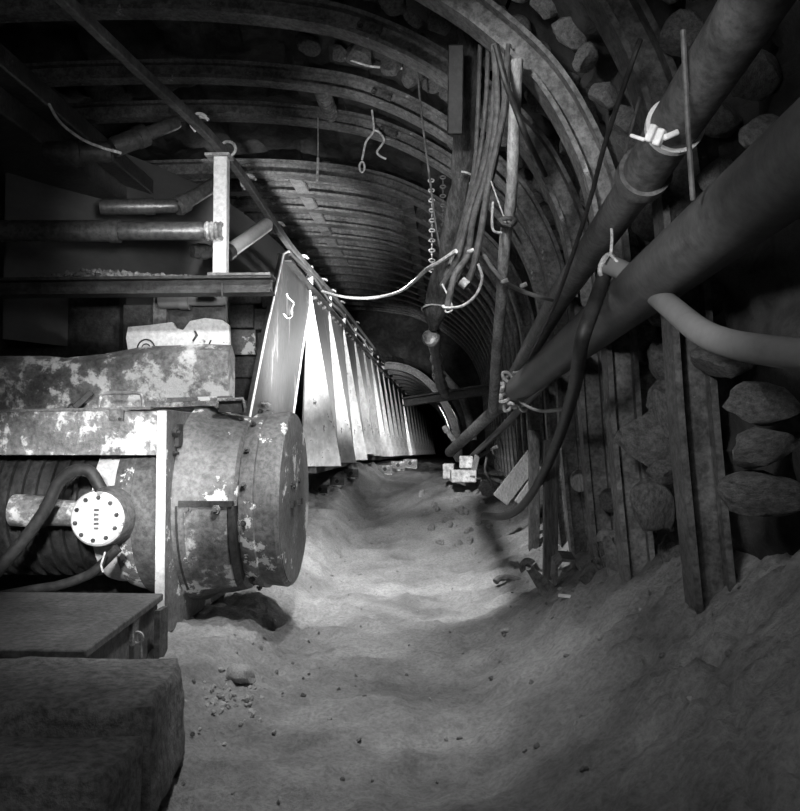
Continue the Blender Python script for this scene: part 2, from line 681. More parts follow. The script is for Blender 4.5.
mb = MB()
out = [(249, 418), (266, 330), (283, 254), (288, 252), (293, 258), (311, 297), (302, 350), (292, 420)]
fr = [fpt(*p) for p in out]
bk = [p + V((-.03, 0.01, 0)) for p in fr]
n = len(fr)
mb.add(fr + bk, [tuple(range(n)), tuple(reversed(range(n, 2 * n)))] + [(i, i + n, (i + 1) % n + n, (i + 1) % n) for i in range(n)])
mb.build('plate', 'leanplate', t)
mb = MB()
mb.tube([fpt(249, 418, .004), fpt(266, 330, .004), fpt(283, 254, .004), fpt(288, 251, .004), fpt(293, 258, .004)], .007, 8)
mb.tube([fpt(292, 420, .004), fpt(302, 350, .004), fpt(311, 297, .004)], .009, 8)
mb.build('rolled_edge', 'white', t)['label'] = 'bright worn edge'
mb = MB()
mb.tube([fpt(286, 294, .006), fpt(288, 298, .006), fpt(293, 303, .006), fpt(291, 309, .006), fpt(291, 316, .006), fpt(287, 318, .006), fpt(283, 314, .006)], .006, 6, smooth=4)
mb.build('chalk_mark', 'chalk', t)
for p in ((262, 404), (266, 405)):
    MB().bolt(fpt(*p), (1, 0, 0), .02, .02).build('bolt', 'bolt', t)

# pans: white flank triangle facing us, flank behind it coloured dark for its shade
NP = 21
PITCH = 1.15
Y0 = 6.65


def ftop(y):
    return 2.26 if y < 24 else 2.26 - .01 * (y - 24)


def fbot(y):
    return max(.76, ground_z(-1.0, y) + .10) if y < 9 else max(.76 - .02 * (y - 9), ground_z(-1.0, y) + .12) if y < 20 else ground_z(-1.0, y) + .12


ylist = []


def pitch(i):
    return PITCH if i < 6 else PITCH + .12 * (i - 5)

y = Y0
for i in range(NP):
    ylist.append(y)
    y += pitch(i)
for i, y in enumerate(ylist):
    lb = 'white zigzag steel spill plate, %s in the row counting from the big leaning plate' % (
        ordn[i] if i < 18 else ['nineteenth', 'twentieth', 'twenty-first'][i - 18])
    root = thing('spill_plate', (fx(y), y, fbot(y)), lb, 'steel plate', 'white spill plates along the fence')
    PI_T = pitch(i)
    X1, X2 = fx(y), fx(y + PI_T)
    zt, zt2 = ftop(y) - .03, ftop(y + PI_T) - .03
    zb, zb2 = fbot(y), fbot(y + PI_T)
    T1, T2 = V((X1, y + .2, zt)), V((X2, y + PI_T + .2, zt2))
    A = V((X1 - .02, y - .05, zb))
    B = V((X1 + .28, y + .06, zb))
    C = V((X2 - .02, y + PI_T - .05, zb2))
    th = V((-.015, .02, 0))
    mb = MB()
    vs = [T1, A, B]
    mb.add(vs + [p + th for p in vs], [(0, 1, 2), (5, 4, 3), (0, 3, 4, 1), (1, 4, 5, 2), (2, 5, 3, 0)])
    fl = mb.build('white_face', 'plate', root)
    mb = MB()
    vs = [T1, B, C, T2]
    mb.add(vs + [p + th for p in vs], [(0, 1, 2, 3), (7, 6, 5, 4), (0, 4, 5, 1), (1, 5, 6, 2), (2, 6, 7, 3), (3, 7, 4, 0)])
    sd = mb.build('shaded_side', 'shaded_plate', root)  # shade of the turned-away side is put into the colour
    sd['label'] = 'sloping side face coloured dark for shade'
    mb = MB()
    mb.beam(V((X1 - .01, y, zb - .03)), V((X2 - .01, y + PI_T, zb2 - .03)), .2, .05)
    mb.build('bottom_flange', 'arch_dim', root)
    if i < 8:
        for k in range(3):
            q = V((XF, y + .38 + .27 * k, zt - .07))
            MB().bolt(q, (1, 0, 0), .022, .02).build('bolt', 'bolt', root)
    if i < 14:
        mb = MB()      # upright clip that carries the cable tray
        mb.box(X1 - .03, X1 + .02, y + .2, y + .25, zt - .02, zt + .16)
        mb.build('tray_clip', 'white', root)

# top channel that runs along the plates
mb = MB()
mb.sweep([V((fx(5.75 + 1.6 * k), 5.75 + 1.6 * k, ftop(5.75 + 1.6 * k) - .04)) for k in range(24)], [(-.05, -.03), (.05, -.03), (.05, -.02), (-.035, -.02), (-.035, .03), (-.05, .03)], up=(0, 0, 1))
tag(mb.build('top_channel', 'dark'), 'dark steel channel running along the tops of the white plates', 'channel')
# cable laid behind the channel
mb = MB()
mb.tube([V((fx(yy), yy, ftop(yy) + .04 + .02 * math.sin(yy * 3))) for yy in [5.9 + .4 * k for k in range(90)]], .025, 8)
tag(mb.build('fence_cable', 'rubber'), 'black cable lying in the channel along the fence top', 'cable')

# long flat rail from the top left corner
t = thing('flat_rail', (XF, 2.6, 2.33), 'long flat steel rail running from the top left corner down along the fence top', 'rail')
ra, rb = at(118, 50, 2.86), V((XF + .03, 24, 2.36))
ra = V((XF, 2.4, 2.335))
mb = MB()
rp = spline([at(50, -14, 2.7), at(130, 62, 3.25), at(228, 157, 4.25), V((XF + .01, 5.9, 2.33)), V((XF + .02, 8, 2.36))] + [V((fx(yy) + .02, yy, ftop(yy) + .11)) for yy in (11, 14, 18, 24, 30, 36)], 4)
mb.sweep(rp, [(-.018, -.022), (.018, -.022), (.018, .022), (-.018, .022)])
mb.build('rail_bar', 'pipe2', t, bevel=.004)
for k, px in enumerate((196, 244, 271, 303, 321, 333, 343, 352)):
    q = min(rp[:40], key=lambda p_: abs(445 + 850 * p_.x / p_.y - px)) if k else at(197, 122, 3.9)
    mb = MB()
    mb.torus(q + V((.01, 0, 0)), (0, 1, 0), .040, .008, 18, 8, a0=-PI * .25, a1=PI * .8)
    mb.torus(q + V((.01, .04, 0)), (0, 1, 0), .040, .008, 18, 8, a0=-PI * .25, a1=PI * .8)
    mb.build('clamp', 'white' if k in (0, 3) else 'chain', t)

# ------------------------------------------------------------------ white post under the rail
P = at(222, 155, 4.15)
t = thing('post', (P.x, 4.15, 1.79), 'bright white square steel post standing on the dark girder', 'post')
mb = MB()
mb.box(P.x - .035, P.x + .033, 4.12, 4.18, 1.785, P.z - .015)
mb.build('post_bar', 'white', t, bevel=.004)
mb = MB()
mb.box(P.x - .055, P.x + .05, 4.10, 4.2, 1.76, 1.785)
mb.build('foot_plate', 'arch', t)
mb = MB()
mb.box(P.x - .075, P.x + .05, 4.10, 4.2, P.z - .015, P.z - .003)
mb.torus(P + V((.03, 0, .03)), (0, 1, 0), .038, .008, 18, 8)
mb.build('saddle', 'chain', t)

# ------------------------------------------------------------------ girder with rubble on it
zt = at(150, 278, 4.1).z
t = thing('girder', (-1.5, 4.1, zt - .08), 'dark horizontal steel girder on the left with coal rubble lying on top', 'girder')
gx0, gx1 = at(-30, 280, 4.1).x, at(272, 280, 4.1).x
mb = MB()
mb.sweep([V((gx0, 4.12, zt - .04)), V((gx1, 4.12, zt - .04))], h_prof(.12, .085, .014), up=(0, 0, 1))
mb.build('web_beam', 'dark', t)
mb = MB()
mb.box(gx1 - .25, gx1, 4.05, 4.2, zt, zt + .012)
mb.build('end_plate', 'arch', t)
mb = MB()
for k in range(420):
    x = random.gauss(at(110, 280, 4.1).x, .17)
    if x > at(200, 270, 4.1).x:
        continue
    r = random.uniform(.006, .018)
    h = .035 * math.exp(-((x - at(95, 280, 4.1).x) / .2) ** 2)
    q = V((x, 4.12 + random.uniform(-.05, .05), zt + random.uniform(0, h) + r * .4))
    e = Euler((random.random() * 6, random.random() * 6, 0)).to_matrix()
    vs = [q + e @ (V(c) * r) for c in ((1, 0, 0), (-1, 0, .2), (0, 1, 0), (0, -1, 0), (0, 0, 1), (0, .2, -1))]
    mb.add(vs, [(0, 2, 4), (2, 1, 4), (1, 3, 4), (3, 0, 4), (2, 0, 5), (1, 2, 5), (3, 1, 5), (0, 3, 5)])
tag(mb.build('coal_rubble', 'stone', angle=10), 'loose coal rubble heaped along the dark girder', 'rubble', kind='stuff')
mb = MB().tube([at(222, 283, 4.04), at(222, 298, 4.04)], .004, 6)
tag(mb.build('hanging_bolt', 'bolt'), 'thin hanging rod below the white post', 'rod')
mb = MB().tube([at(221, 296, 4.05), at(221, 300, 4.05)], .018, 8)

# ------------------------------------------------------------------ hydraulic rams
def ram(a, b, rb, rr, frac, label, mt='ram', rodm='chrome', clevis=False):
    a, b = V(a), V(b)
    t = thing('hydraulic_ram', a.lerp(b, .5) - V((0, 0, rb)), label, 'hydraulic ram', 'hydraulic rams of the roof supports')
    d = (b - a)
    L_ = d.length
    m_ = L_ * frac
    mb = MB()
    mb.lathe([(0, 0), (0, rb * .9), (.02, rb), (m_ - .05, rb), (m_ - .05, rb * 1.12), (m_, rb * 1.12), (m_, rr), (m_, 0)], a, d, 28)
    mb.build('cylinder_body', mt, t)
    mb = MB()
    mb.lathe([(m_, 0), (m_, rr), (L_ - .02, rr), (L_, rr * .8), (L_, 0)], a, d, 24)
    mb.build('piston_rod', rodm, t)
    if clevis:
        mb = MB()
        u = d.normalized()
        for k in range(4):
            mb.torus(b + u * (.012 + .022 * k), u, rr * .8, .012, 14, 6)
        mb.build('threaded_end', 'worn', t)
    return t


ram(at(-20, 231, 4.0), at(205, 231, 4.1), .052, .045, .62, 'long horizontal hydraulic ram reaching the white post from the left edge', rodm='ram', clevis=True)
ram(at(100, 207, 4.25), at(178, 206, 4.35), .04, .036, .7, 'dark horizontal ram above the long one, meeting a slanting ram', rodm='ram')
ram(at(176, 208, 4.4), at(222, 180, 4.6), .046, .04, .2, 'slanting ram passing behind the white post', rodm='ram')
ram(at(226, 254, 4.5), at(268, 224, 4.9), .042, .041, .08, 'short bright polished ram just right of the white post')
ram(at(192, 251, 4.6), at(216, 252, 4.7), .04, .036, .6, 'stubby ram low behind the white post', rodm='ram')
ram(at(45, 154, 3.9), at(112, 152, 3.95), .058, .05, .55, 'dark ram at upper left under the thin white wire', mt='dark', rodm='dark')
ram(at(112, 148, 4.0), at(178, 122, 4.2), .05, .035, .5, 'dark slanting ram at upper left behind the long rail', mt='dark', rodm='ram')
ram(at(160, 300, 4.5), at(226, 299, 4.5), .05, .036, .45, 'pale rounded ram lying just under the dark girder', mt='hose', rodm='hose')

# belt and canopy behind the rams
mb = MB()
tp_ = [V((-2.35, 4.4, 2.75)), V((-1.62, 6.0, 2.72)), V((-1.6, 9.6, 2.94))]
lo_ = [V((-2.35, 4.4, 1.5)), V((-1.66, 6.0, 1.5)), V((-1.64, 9.6, 1.5))]
tp_, lo_ = spline(tp_, 6), spline(lo_, 6)
k_ = len(tp_)
th = V((-.012, .004, 0))
vs = tp_ + lo_ + [p + th for p in tp_] + [p + th for p in lo_]
fs = []
for i in range(k_ - 1):
    fs += [(i, i + 1, k_ + i + 1, k_ + i), (3 * k_ + i, 3 * k_ + i + 1, 2 * k_ + i + 1, 2 * k_ + i), (2 * k_ + i, 2 * k_ + i + 1, i + 1, i)]
mb.add(vs, fs)
tag(mb.build('hanging_belt', 'belt'), 'smooth sloping conveyor belt sheet hanging behind the rams and the post', 'belt')
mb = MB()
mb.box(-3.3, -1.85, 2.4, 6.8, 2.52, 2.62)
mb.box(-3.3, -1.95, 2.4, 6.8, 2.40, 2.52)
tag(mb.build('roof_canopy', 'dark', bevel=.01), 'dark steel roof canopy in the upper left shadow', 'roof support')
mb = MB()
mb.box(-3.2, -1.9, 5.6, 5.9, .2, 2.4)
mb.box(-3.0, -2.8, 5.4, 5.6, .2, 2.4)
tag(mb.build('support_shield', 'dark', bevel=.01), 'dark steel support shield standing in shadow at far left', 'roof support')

# ------------------------------------------------------------------ conveyor trough behind the beam
t = thing('conveyor_trough', at(140, 405, 4.2), 'worn bright curved steel trough side lying behind the gearbox', 'conveyor trough')
ypx = [(44, 362), (60, 364), (100, 360), (132, 354), (150, 352), (180, 351), (205, 350), (229, 351)]
mb = MB()
top = [at(x, y, 4.05) for x, y in ypx]
top = [at(-40, 362, 4.05)] + top
prof = [(0.10, 0), (.05, .035), (0, .0), (-.02, -.08), (0, -.16), (.02, -.27)]
rows = []
for p in top:
    rows.append([V((p.x, 4.05 + .0 + q[0], p.z + q[1] * 1.0)) for q in prof] + [V((p.x, 4.17, p.z - .27)), V((p.x, 4.17, p.z - .02))])
k = len(rows[0])
base = [v for r in rows for v in r]
fs = []
for i in range(len(rows) - 1):
    for j in range(k):
        fs.append((i * k + j, i * k + (j + 1) % k, (i + 1) * k + (j + 1) % k, (i + 1) * k + j))
fs.append(tuple(range(k)))
fs.append(tuple(reversed(range((len(rows) - 1) * k, len(rows) * k))))
mb.add(base, fs)
mb.build('trough_side', 'worn', t)
mb = MB()
mb.beam(at(168, 400, 4.0), at(232, 398, 4.0), .03, .02)
mb.build('lower_lip', 'steel', t)
# old bar lying on it
mb = MB()
mb.beam(at(74, 408, 3.95), at(92, 392, 3.98), .03, .03)
mb.torus(at(72, 408, 3.95), (0, 1, 0), .018, .007, 12, 6)
tag(mb.build('hook_bar', 'dark', bevel=.004), 'short rusty hooked bar leaning against the trough at left', 'bar')

# plate with chalk rings above the trough
t = thing('upper_plate', at(180, 354, 4.45), 'chipped white plate with a dark ring mark above the curved trough', 'steel plate')
mb = MB()
poly = [(132, 470), (129, 357), (126, 338), (128, 327), (150, 325), (172, 322), (176, 328), (183, 330), (190, 321), (205, 318), (222, 320), (229, 325), (230, 357), (229, 470)]
fr = [at(x, y, 4.35) for x, y in poly]
bk = [p + V((0, .03, 0)) for p in fr]
n = len(fr)
mb.add(fr + bk, [tuple(range(n)), tuple(reversed(range(n, 2 * n)))] + [(i, i + n, (i + 1) % n + n, (i + 1) % n) for i in range(n)])
mb.build('plate', 'white', t)
mb = MB().torus(at(146, 348, 4.345), (0, 1, 0), .045, .004, 24, 6)
mb.torus(at(146, 348, 4.345), (0, 1, 0), .022, .003, 16, 6)
mb.tube([at(207, 349, 4.34), at(211, 340, 4.34)], .004, 6)
mb.tube([at(193, 341, 4.34), at(197, 335, 4.34), at(195, 331, 4.34)], .006, 6)
mb.build('ring_mark', 'dark', t)
t = thing('guard_plate', at(180, 330, 4.6), 'dark plate standing behind the chipped white plate', 'steel plate')
mb = MB().box(at(128, 0, 4.55).x, at(228, 0, 4.55).x, 4.55, 4.6, .2, at(0, 306, 4.55).z)
mb.build('plate', 'dark', t)
mb = MB().box(at(157, 0, 4.5).x, at(170, 0, 4.5).x, 4.5, 4.54, 1.45, at(0, 296, 4.5).z)
mb.build('bracket', 'box', t)
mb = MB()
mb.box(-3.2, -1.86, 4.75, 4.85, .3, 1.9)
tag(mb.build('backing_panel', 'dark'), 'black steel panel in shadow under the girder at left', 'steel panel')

# stacked chocks to the left of the leaning plate
for k, (x0, x1, y0, y1, g) in enumerate(((229, 262, 292, 304, 'box'), (262, 278, 292, 308, 'arch_dim'), (229, 254, 304, 328, 'box'), (254, 274, 308, 330, 'box'),
                                         (228, 256, 329, 355, 'steel'), (257, 270, 332, 354, 'box'), (229, 264, 356, 378, 'arch_dim'))):
    Yk = 5.75 + .015 * k
    a_, b_ = at(x0, y1, Yk), at(x1, y0, Yk)
    names = ['thin block at the top of the stack under the girder end', 'small block at upper right of the stack by the leaning plate',
             'dark block second from the top in the stack', 'block in the upper middle touching the leaning plate',
             'palest block in the middle of the stack', 'narrow block in the middle beside the leaning plate', 'broad block at the bottom of the stack']
    mb = MB().box(a_.x, b_.x - .004, Yk, Yk + .3, a_.z + .002, b_.z - .002)
    tag(mb.build('chock_block', g, bevel=.006), names[k], 'block', 'stacked blocks left of the leaning plate')
mb = MB().box(at(226, 0, 5.75).x, at(268, 0, 5.75).x, 5.75, 6.1, .25, at(0, 379, 5.75).z)
tag(mb.build('support_block', 'dark', bevel=.01), 'dark support under the stacked blocks behind the gearbox', 'block')

# ------------------------------------------------------------------ gearbox
GX, GY, GZ, GR = -.735, 4.15, .675, .425
PX = -1.20
t = thing('gearbox', (-.95, GY, .1), 'large round steel conveyor gearbox with flat end cover on the left of the roadway', 'gearbox')
PYN = 3.60
mb = MB()
mb.hexa([V((PX - .03, PYN, .12)), V((PX, PYN, .12)), V((PX, 4.75, .12)), V((PX - .03, 4.75, .12)),
         V((PX - .03, PYN, 1.09)), V((PX, PYN, 1.09)), V((PX, 4.75, 1.09)), V((PX - .03, 4.75, 1.09))])
fl = mb.build('flange_plate', 'steel', t, bevel=.004)
mb = MB()
mb.box(PX - .036, PX + .004, PYN - .008, PYN, .13, 1.085)
mb.build('plate_edge', 'white', t)['label'] = 'bright chipped front edge of the flange plate'
L0 = GX - PX
mb = MB()
mb.lathe([(0, .47), (.05, .47), (.075, .455), (.10, .44), (.17, .435), (.26, .415), (.275, .395), (.285, .40)], (PX, GY, GZ - .02), (1, 0, 0), 64)
mb.build('housing', 'steel', t)
mb = MB()
mb.lathe([(.28, .38), (.285, .415), (.335, .43), (.35, .43), (.355, .415), (L0 - .02, .425), (L0 - .004, .415), (L0 - .004, .38)], (PX, GY, GZ), (1, 0, 0), 64)
mb.build('housing_ring', 'steel', t)
mb = MB()
mb.lathe([(L0 - .012, 0), (L0 - .012, .41), (L0, .408), (L0 + .002, .40), (L0 + .002, 0)], (PX, GY, GZ), (1, 0, 0), 64)
cv = mb.build('end_cover', 'steel', t)
mb = MB()
for (dy, dz) in ((-.12, -.02), (.08, -.02)):
    mb.box(GX, GX + .02, GY + dy - .03, GY + dy + .03, GZ + dz - .015, GZ + dz + .015)
for (dy, dz) in ((-.12, .07), (.09, .08), (-.05, .06)):
    mb.lathe([(0, 0), (0, .012), (.01, .012), (.01, 0)], (GX, GY + dy, GZ + dz), (1, 0, 0), 8)
mb.build('cover_lug', 'dark', cv)
for k in range(16):
    a = 2 * PI * (k + .5) / 16
    MB().bolt(V((PX + .31, GY + .424 * math.cos(a), GZ + .424 * math.sin(a))), (0, math.cos(a), math.sin(a)), .014, .012).build('rim_bolt', 'bolt', t)
# inspection cover: a curved patch on the housing, camera side low down
def patch(x0, x1, a0, a1, r, th, n=14):
    mb = MB()
    vs, fs = [], []
    for i in range(n + 1):
        a = a0 + (a1 - a0) * i / n
        for (x, rr) in ((x0, r), (x1, r - .02), (x1, r + th - .02), (x0, r + th)):
            vs.append(V((x, GY + rr * math.cos(a), GZ - .02 + rr * math.sin(a))))
    for i in range(n):
        for j in range(4):
            fs.append((i * 4 + j, i * 4 + (j + 1) % 4, (i + 1) * 4 + (j + 1) % 4, (i + 1) * 4 + j))
    fs += [(0, 1, 2, 3), tuple(n * 4 + j for j in (3, 2, 1, 0))]
    return mb.add(vs, fs)


A0, A1 = PI * .99, PI * 1.30
ins = patch(PX + .055, PX + .245, A0, A1, .44, .03).build('inspection_cover', 'worn', t, bevel=.004)
ins['label'] = 'worn bright curved inspection cover'
patch(PX + .035, PX + .265, A0 - .05, A0 + .01, .43, .05, 4).build('cover_lip', 'dark', t)
patch(PX + .02, PX + .055, A0, A1, .43, .045).build('cover_frame', 'dark', t)
patch(PX + .25, PX + .275, A0, A1, .41, .05).build('cover_frame', 'dark', t)
for xx in (.075, .2):
    mb = MB()
    a = A0 + .03
    mb.bolt(V((PX + xx, GY + .455 * math.cos(a), GZ - .02 + .455 * math.sin(a))), (0, math.cos(a), math.sin(a)), .02, .02)
    mb.build('cover_bolt', 'steel', t)
for yy, zz, r in ((PYN + .10, .99, .02), (PYN + .11, .90, .014), (4.35, .99, .014)):
    MB().bolt(V((PX, yy, zz)), (1, 0, 0), r, r).build('flange_bolt', 'dark', t)
mb = MB().box(PX, PX + .02, PYN + .12, PYN + .18, .93, 1.03)
mb.build('name_tag', 'dark', t)
# small lifting handle with inset plate on top
a_, b_ = at(218, 410, 3.95), at(244, 400, 3.95)
mb = MB().box(a_.x, b_.x, 3.95, 4.0, a_.z - .01, b_.z)
hd = mb.build('lifting_lug', 'dark', t)
mb = MB().tube([at(217, 408, 3.94), at(218, 400, 3.94), at(243, 399, 3.94), at(245, 408, 3.94)], .009, 8)
mb.build('lug_rim', 'worn', hd)

# ------------------------------------------------------------------ drive frame beam and handle
t = thing('drive_frame', (-1.6, PYN, .9), 'worn bright steel beam across the top of the motor housing at left', 'steel beam')
a_, b_ = at(-40, 455, PYN), at(156, 411, PYN)
mb = MB()
mb.box(a_.x, PX - .04, PYN, PYN + .02, a_.z, b_.z)
mb.build('front_face', 'worn', t, bevel=.003)
mb = MB()
mb.box(a_.x, PX - .04, PYN + .02, PYN + .42, b_.z - .02, b_.z)
mb.build('top_plate', 'dark', t)
mb = MB().beam(at(-40, 412, PYN - .005), at(152, 408, PYN - .005), .02, .012)
mb.build('bent_lip', 'arch', t)
mb = MB().tube(pts3([(99, 408), (101, 398), (106, 393.5), (137, 393), (142, 397), (143, 407)], PYN + .06), .008, 8, smooth=4)
mb.build('handle', 'worn', t)['label'] = 'bent steel rod handle'
mb = MB().box(at(115, 0, PYN - .015).x, at(129, 0, PYN - .015).x, PYN - .015, PYN, at(0, 421, PYN).z, at(0, 410, PYN).z)
mb.build('latch_tab', 'arch', t)
mb = MB().lathe([(0, 0), (0, .007), (.006, .007), (.006, 0)], at(120, 419, PYN - .015), (0, -1, 0), 10)
mb.build('rivet', 'rubber', t)
for p in ((265, 399), (268, 400)):
    pass

# ------------------------------------------------------------------ motor
t = thing('electric_motor', (-1.6, 4.0, .2), 'electric motor with white casing and round white terminal cover inside the left frame', 'motor')
mb = MB()
mb.lathe([(-.9, 0), (-.9, .30), (.07, .30), (.07, 0)], (-1.62, 4.02, .64), (1, 0, 0), 48)
for k in range(14):
    mb.lathe([(-.85 + k * .063, .29), (-.85 + k * .063, .325), (-.835 + k * .063, .325), (-.835 + k * .063, .29)], (-1.62, 4.02, .64), (1, 0, 0), 48)
mb.build('casing', 'dark', t)
mb = MB()
mb.lathe([(.06, .29), (.06, .34), (.10, .35), (.18, .35), (.18, 0)], (-1.62, 4.02, .64), (1, 0, 0), 48)
mb.build('end_shield', 'white', t)['label'] = 'bright white motor end shield'
mb = MB()
mb.lathe([(0, .2), (0, .37), (.05, .385), (.09, .385), (.09, .2)], (-1.45, 4.02, .64), (1, 0, 0), 48)
mb.build('coupling_flange', 'steel', t)
mb = MB()
mb.lathe([(0, .2), (0, .40), (.06, .41), (.12, .41), (.12, .2)], (-1.36, 4.02, .64), (1, 0, 0), 48)
mb.build('bell_housing', 'box', t)
c0 = at(96, 519, 3.5)
mb = MB()
mb.lathe([(0, .0), (0, .118), (.01, .122), (.25, .135), (.25, 0)], c0 + V((0, .02, 0)), (0, 1, 0), 40)
mb.build('terminal_box', 'box', t)
mb = MB()
mb.lathe([(0, 0), (0, .105), (.012, .115), (.03, .115), (.03, 0)], c0, (0, 1, 0), 40)
tc_ = mb.build('terminal_cover', 'white', t)
tc_['label'] = 'round white terminal cover'
for k in range(10):
    a = 2 * PI * k / 10 + .2
    MB().bolt(c0 + V((math.cos(a) * .09, 0, math.sin(a) * .09)), (0, -1, 0), .010, .006).build('cover_bolt', 'bolt', tc_)
mb = MB()
for k in range(5):
    z = .038 - .019 * k
    mb.box(c0.x - .008, c0.x + .012, c0.y - .004, c0.y, c0.z + z - .005, c0.z + z + .004)
mb.build('cast_mark', 'box', tc_)
mb = MB()
mb.lathe([(0, 0), (0, .05), (.02, .055), (.16, .06), (.16, .07), (.3, .07)], c0 + V((-.115, .12, .01)), (-1, 0, .05), 24)
mb.build('cable_gland', 'worn', t)
mb = MB().box(-1.40, -1.33, 3.72, 3.85, .50, .60)
mb.build('gland_block', 'steel', t, bevel=.01)
mb = MB().tube(pts3([(-20, 590), (20, 545), (45, 510), (58, 484), (74, 471), (90, 472), (101, 489)], 3.42), .026, 14, smooth=6)
tag(mb.build('motor_hose', 'rubber'), 'thick black hose arching over the round motor cover', 'hose')
mb = MB().tube(pts3([(-20, 600), (30, 590), (60, 585), (90, 574), (106, 560), (118, 548)], 3.5), .02, 12, smooth=6)
tag(mb.build('lower_hose', 'rubber'), 'black hose sagging below the round motor cover', 'hose')
mb = MB().tube(pts3([(105, 552), (101, 565), (103, 572)], 3.4), .004, 6)
tag(mb.build('frayed_wire', 'string'), 'short pale frayed wire hanging under the motor cover', 'wire')
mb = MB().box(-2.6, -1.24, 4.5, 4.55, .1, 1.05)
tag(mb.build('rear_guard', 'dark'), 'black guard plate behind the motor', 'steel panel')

# ------------------------------------------------------------------ tool box
t = thing('steel_chest', (-1.6, 3.0, .05), 'low flat-topped steel chest with a hasp in front of the motor', 'chest')
zt = .325
q = [V((-2.4, 2.56, 0)), V((-1.10, 2.56, 0)), V((-1.185, 3.48, 0)), V((-2.5, 3.48, 0))]
mb = MB()
mb.hexa([p + V((0, 0, .05)) for p in q] + [p + V((0, 0, zt - .03)) for p in q])
mb.build('body', 'box', t, bevel=.004)
q2 = [q[0] + V((-.02, -.03, 0)), q[1] + V((.02, -.03, 0)), q[2] + V((.02, .01, 0)), q[3] + V((-.02, .01, 0))]
mb = MB()
mb.hexa([p + V((0, 0, zt - .03)) for p in q2] + [p + V((0, 0, zt)) for p in q2])
mb.build('lid', 'box', t, bevel=.006)
hp = at(131, 634, 3.1)
hx = -1.145
mb = MB().box(hx - .005, hx + .012, 3.06, 3.12, .21, .31)
hs = mb.build('hasp', 'arch', t)
mb = MB().torus(V((hx + .02, 3.09, .235)), (0, 1, 0), .02, .005, 16, 6)
mb.tube([V((hx + .03, 3.09, .22)), V((hx + .03, 3.1, .16))], .006, 6)
mb.build('staple', 'chain', hs)
mb = MB().box(hx + .008, hx + .03, 3.3, 3.40, .05, .29)
mb.build('side_strap', 'arch_dim', t)
mb = MB().bolt(at(80, 670, 2.53), (0, -1, 0), .009, .006)
mb.build('rivet', 'chain', t)


# ------------------------------------------------------------------ concrete blocks bottom left
def rough_block(name, bot, top, m, label, n=22, amp=.012, cat='block'):
    """a rough block given by its four bottom and four top corners"""
    mb = MB()
    faces = [(0, 1, 5, 4), (1, 2, 6, 5), (2, 3, 7, 6), (3, 0, 4, 7), (4, 5, 6, 7)]
    P_ = [V(p) for p in bot + top]
    for f in faces:
        a, b, c, d = [P_[i] for i in f]
        base = len(mb.v)
        for j in range(n + 1):
            for i in range(n + 1):
                p = a.lerp(b, i / n).lerp(d.lerp(c, i / n), j / n)
                c_ = sum(P_, V()) / 8
                e = min(i, n - i, j, n - j) / n
                k = noise.noise_vector(p * 5) * amp + noise.noise_vector(p * 18) * amp * .5
                mb.v.append(p + k - (p - c_).normalized() * .012 * max(0, 1 - e * 14))
        for j in range(n):
            for i in range(n):
                q_ = base + j * (n + 1) + i
                mb.f.append((q_, q_ + 1, q_ + n + 2, q_ + n + 1))
    return tag(mb.build(name, m, angle=40), label, cat)


zt = .315
bt = [V((-1.5, 2.03, 0.04)), V((-.69, 2.03, 0.04)), V((-.755, 2.5, .04)), V((-1.5, 2.5, .04))]
tp = [V((-1.6, 2.03, zt)), V((-.70, 2.03, zt)), V((-.775, 2.5, zt)), V((-1.6, 2.5, zt))]
rough_block('concrete_block', bt, tp, 'concrete', 'big rough grey block at the bottom left in front of the steel chest')
zt = at(90, 739, 1.93).z
x1 = at(136, 740, 1.9).x
rough_block('floor_slab', [V((-1.6, 1.72, 0)), V((x1, 1.72, 0)), V((x1, 1.96, 0)), V((-1.6, 1.96, 0))],
            [V((-1.6, 1.72, zt)), V((x1, 1.72, zt)), V((x1, 1.96, zt)), V((-1.6, 1.96, zt))], 'concrete',
            'lower grey slab in the very bottom left corner', amp=.006)


# ------------------------------------------------------------------ big pipes on the right
def pipe(name, a, b, r, m, label, cat='pipe', coll=(), ext=0):
    a, b = V(a), V(b)
    t = thing(name, a.lerp(b, .5) - V((0, 0, r)), label, cat)
    mb = MB()
    n = 30
    mb.tube([a.lerp(b, i / n) for i in range(n + 1)], r, 32)
    mb.build('pipe_barrel', m, t)
    d = (b - a).normalized()
    for c in coll:
        q_ = a.lerp(b, c)
        mb = MB()
        mb.lathe([(0, r * .9), (0, r * 1.16), (.03, r * 1.2), (.09, r * 1.2), (.12, r * 1.16), (.12, r * .9)], q_, d, 32)
        mb.build('pipe_collar', m, t)
    return t


a, b = at(765, 190, 1.75), at(505, 400, 6.5)
a2 = a + (a - b) * .16
BIGA, BIGB = a2, b
pipe('large_pipe', a2, b, .086, 'pipe', 'thick dark pipe crossing the right foreground from the right edge to the chain', coll=())
pipe('thin_pipe', at(504, 402, 6.55), at(450, 452, 8.6), .052, 'arch', 'thinner grey pipe running on from the chain down to the white blocks')
a, b = at(716, 62, 1.8), at(640, 180, 2.4)
c, d = at(560, 297, 4.0), at(500, 402, 7.6)
t = thing('upper_pipe', b - V((0, 0, .1)), 'scuffed grey pipe slanting down from the top right with the white clamp on it', 'pipe')
mb = MB().tube([a + (a - b) * .5, a, b], .062, 28)
mb.build('upper_section', 'pipe2', t)
mb = MB().tube([b + (a - b) * .02, c, d], .056, 28)
mb.build('lower_section', 'pipe2', t)
mb = MB()
u = (a - b).normalized()
q_ = at(657, 135, 3.75)
mb.lathe([(-.012, .06), (-.012, .070), (.012, .072), (.012, .06)], b.lerp(a, .52), u, 30)
cl_ = mb.build('white_clamp', 'white', t)
cl_['label'] = 'bright white pipe clamp'
mb = MB()
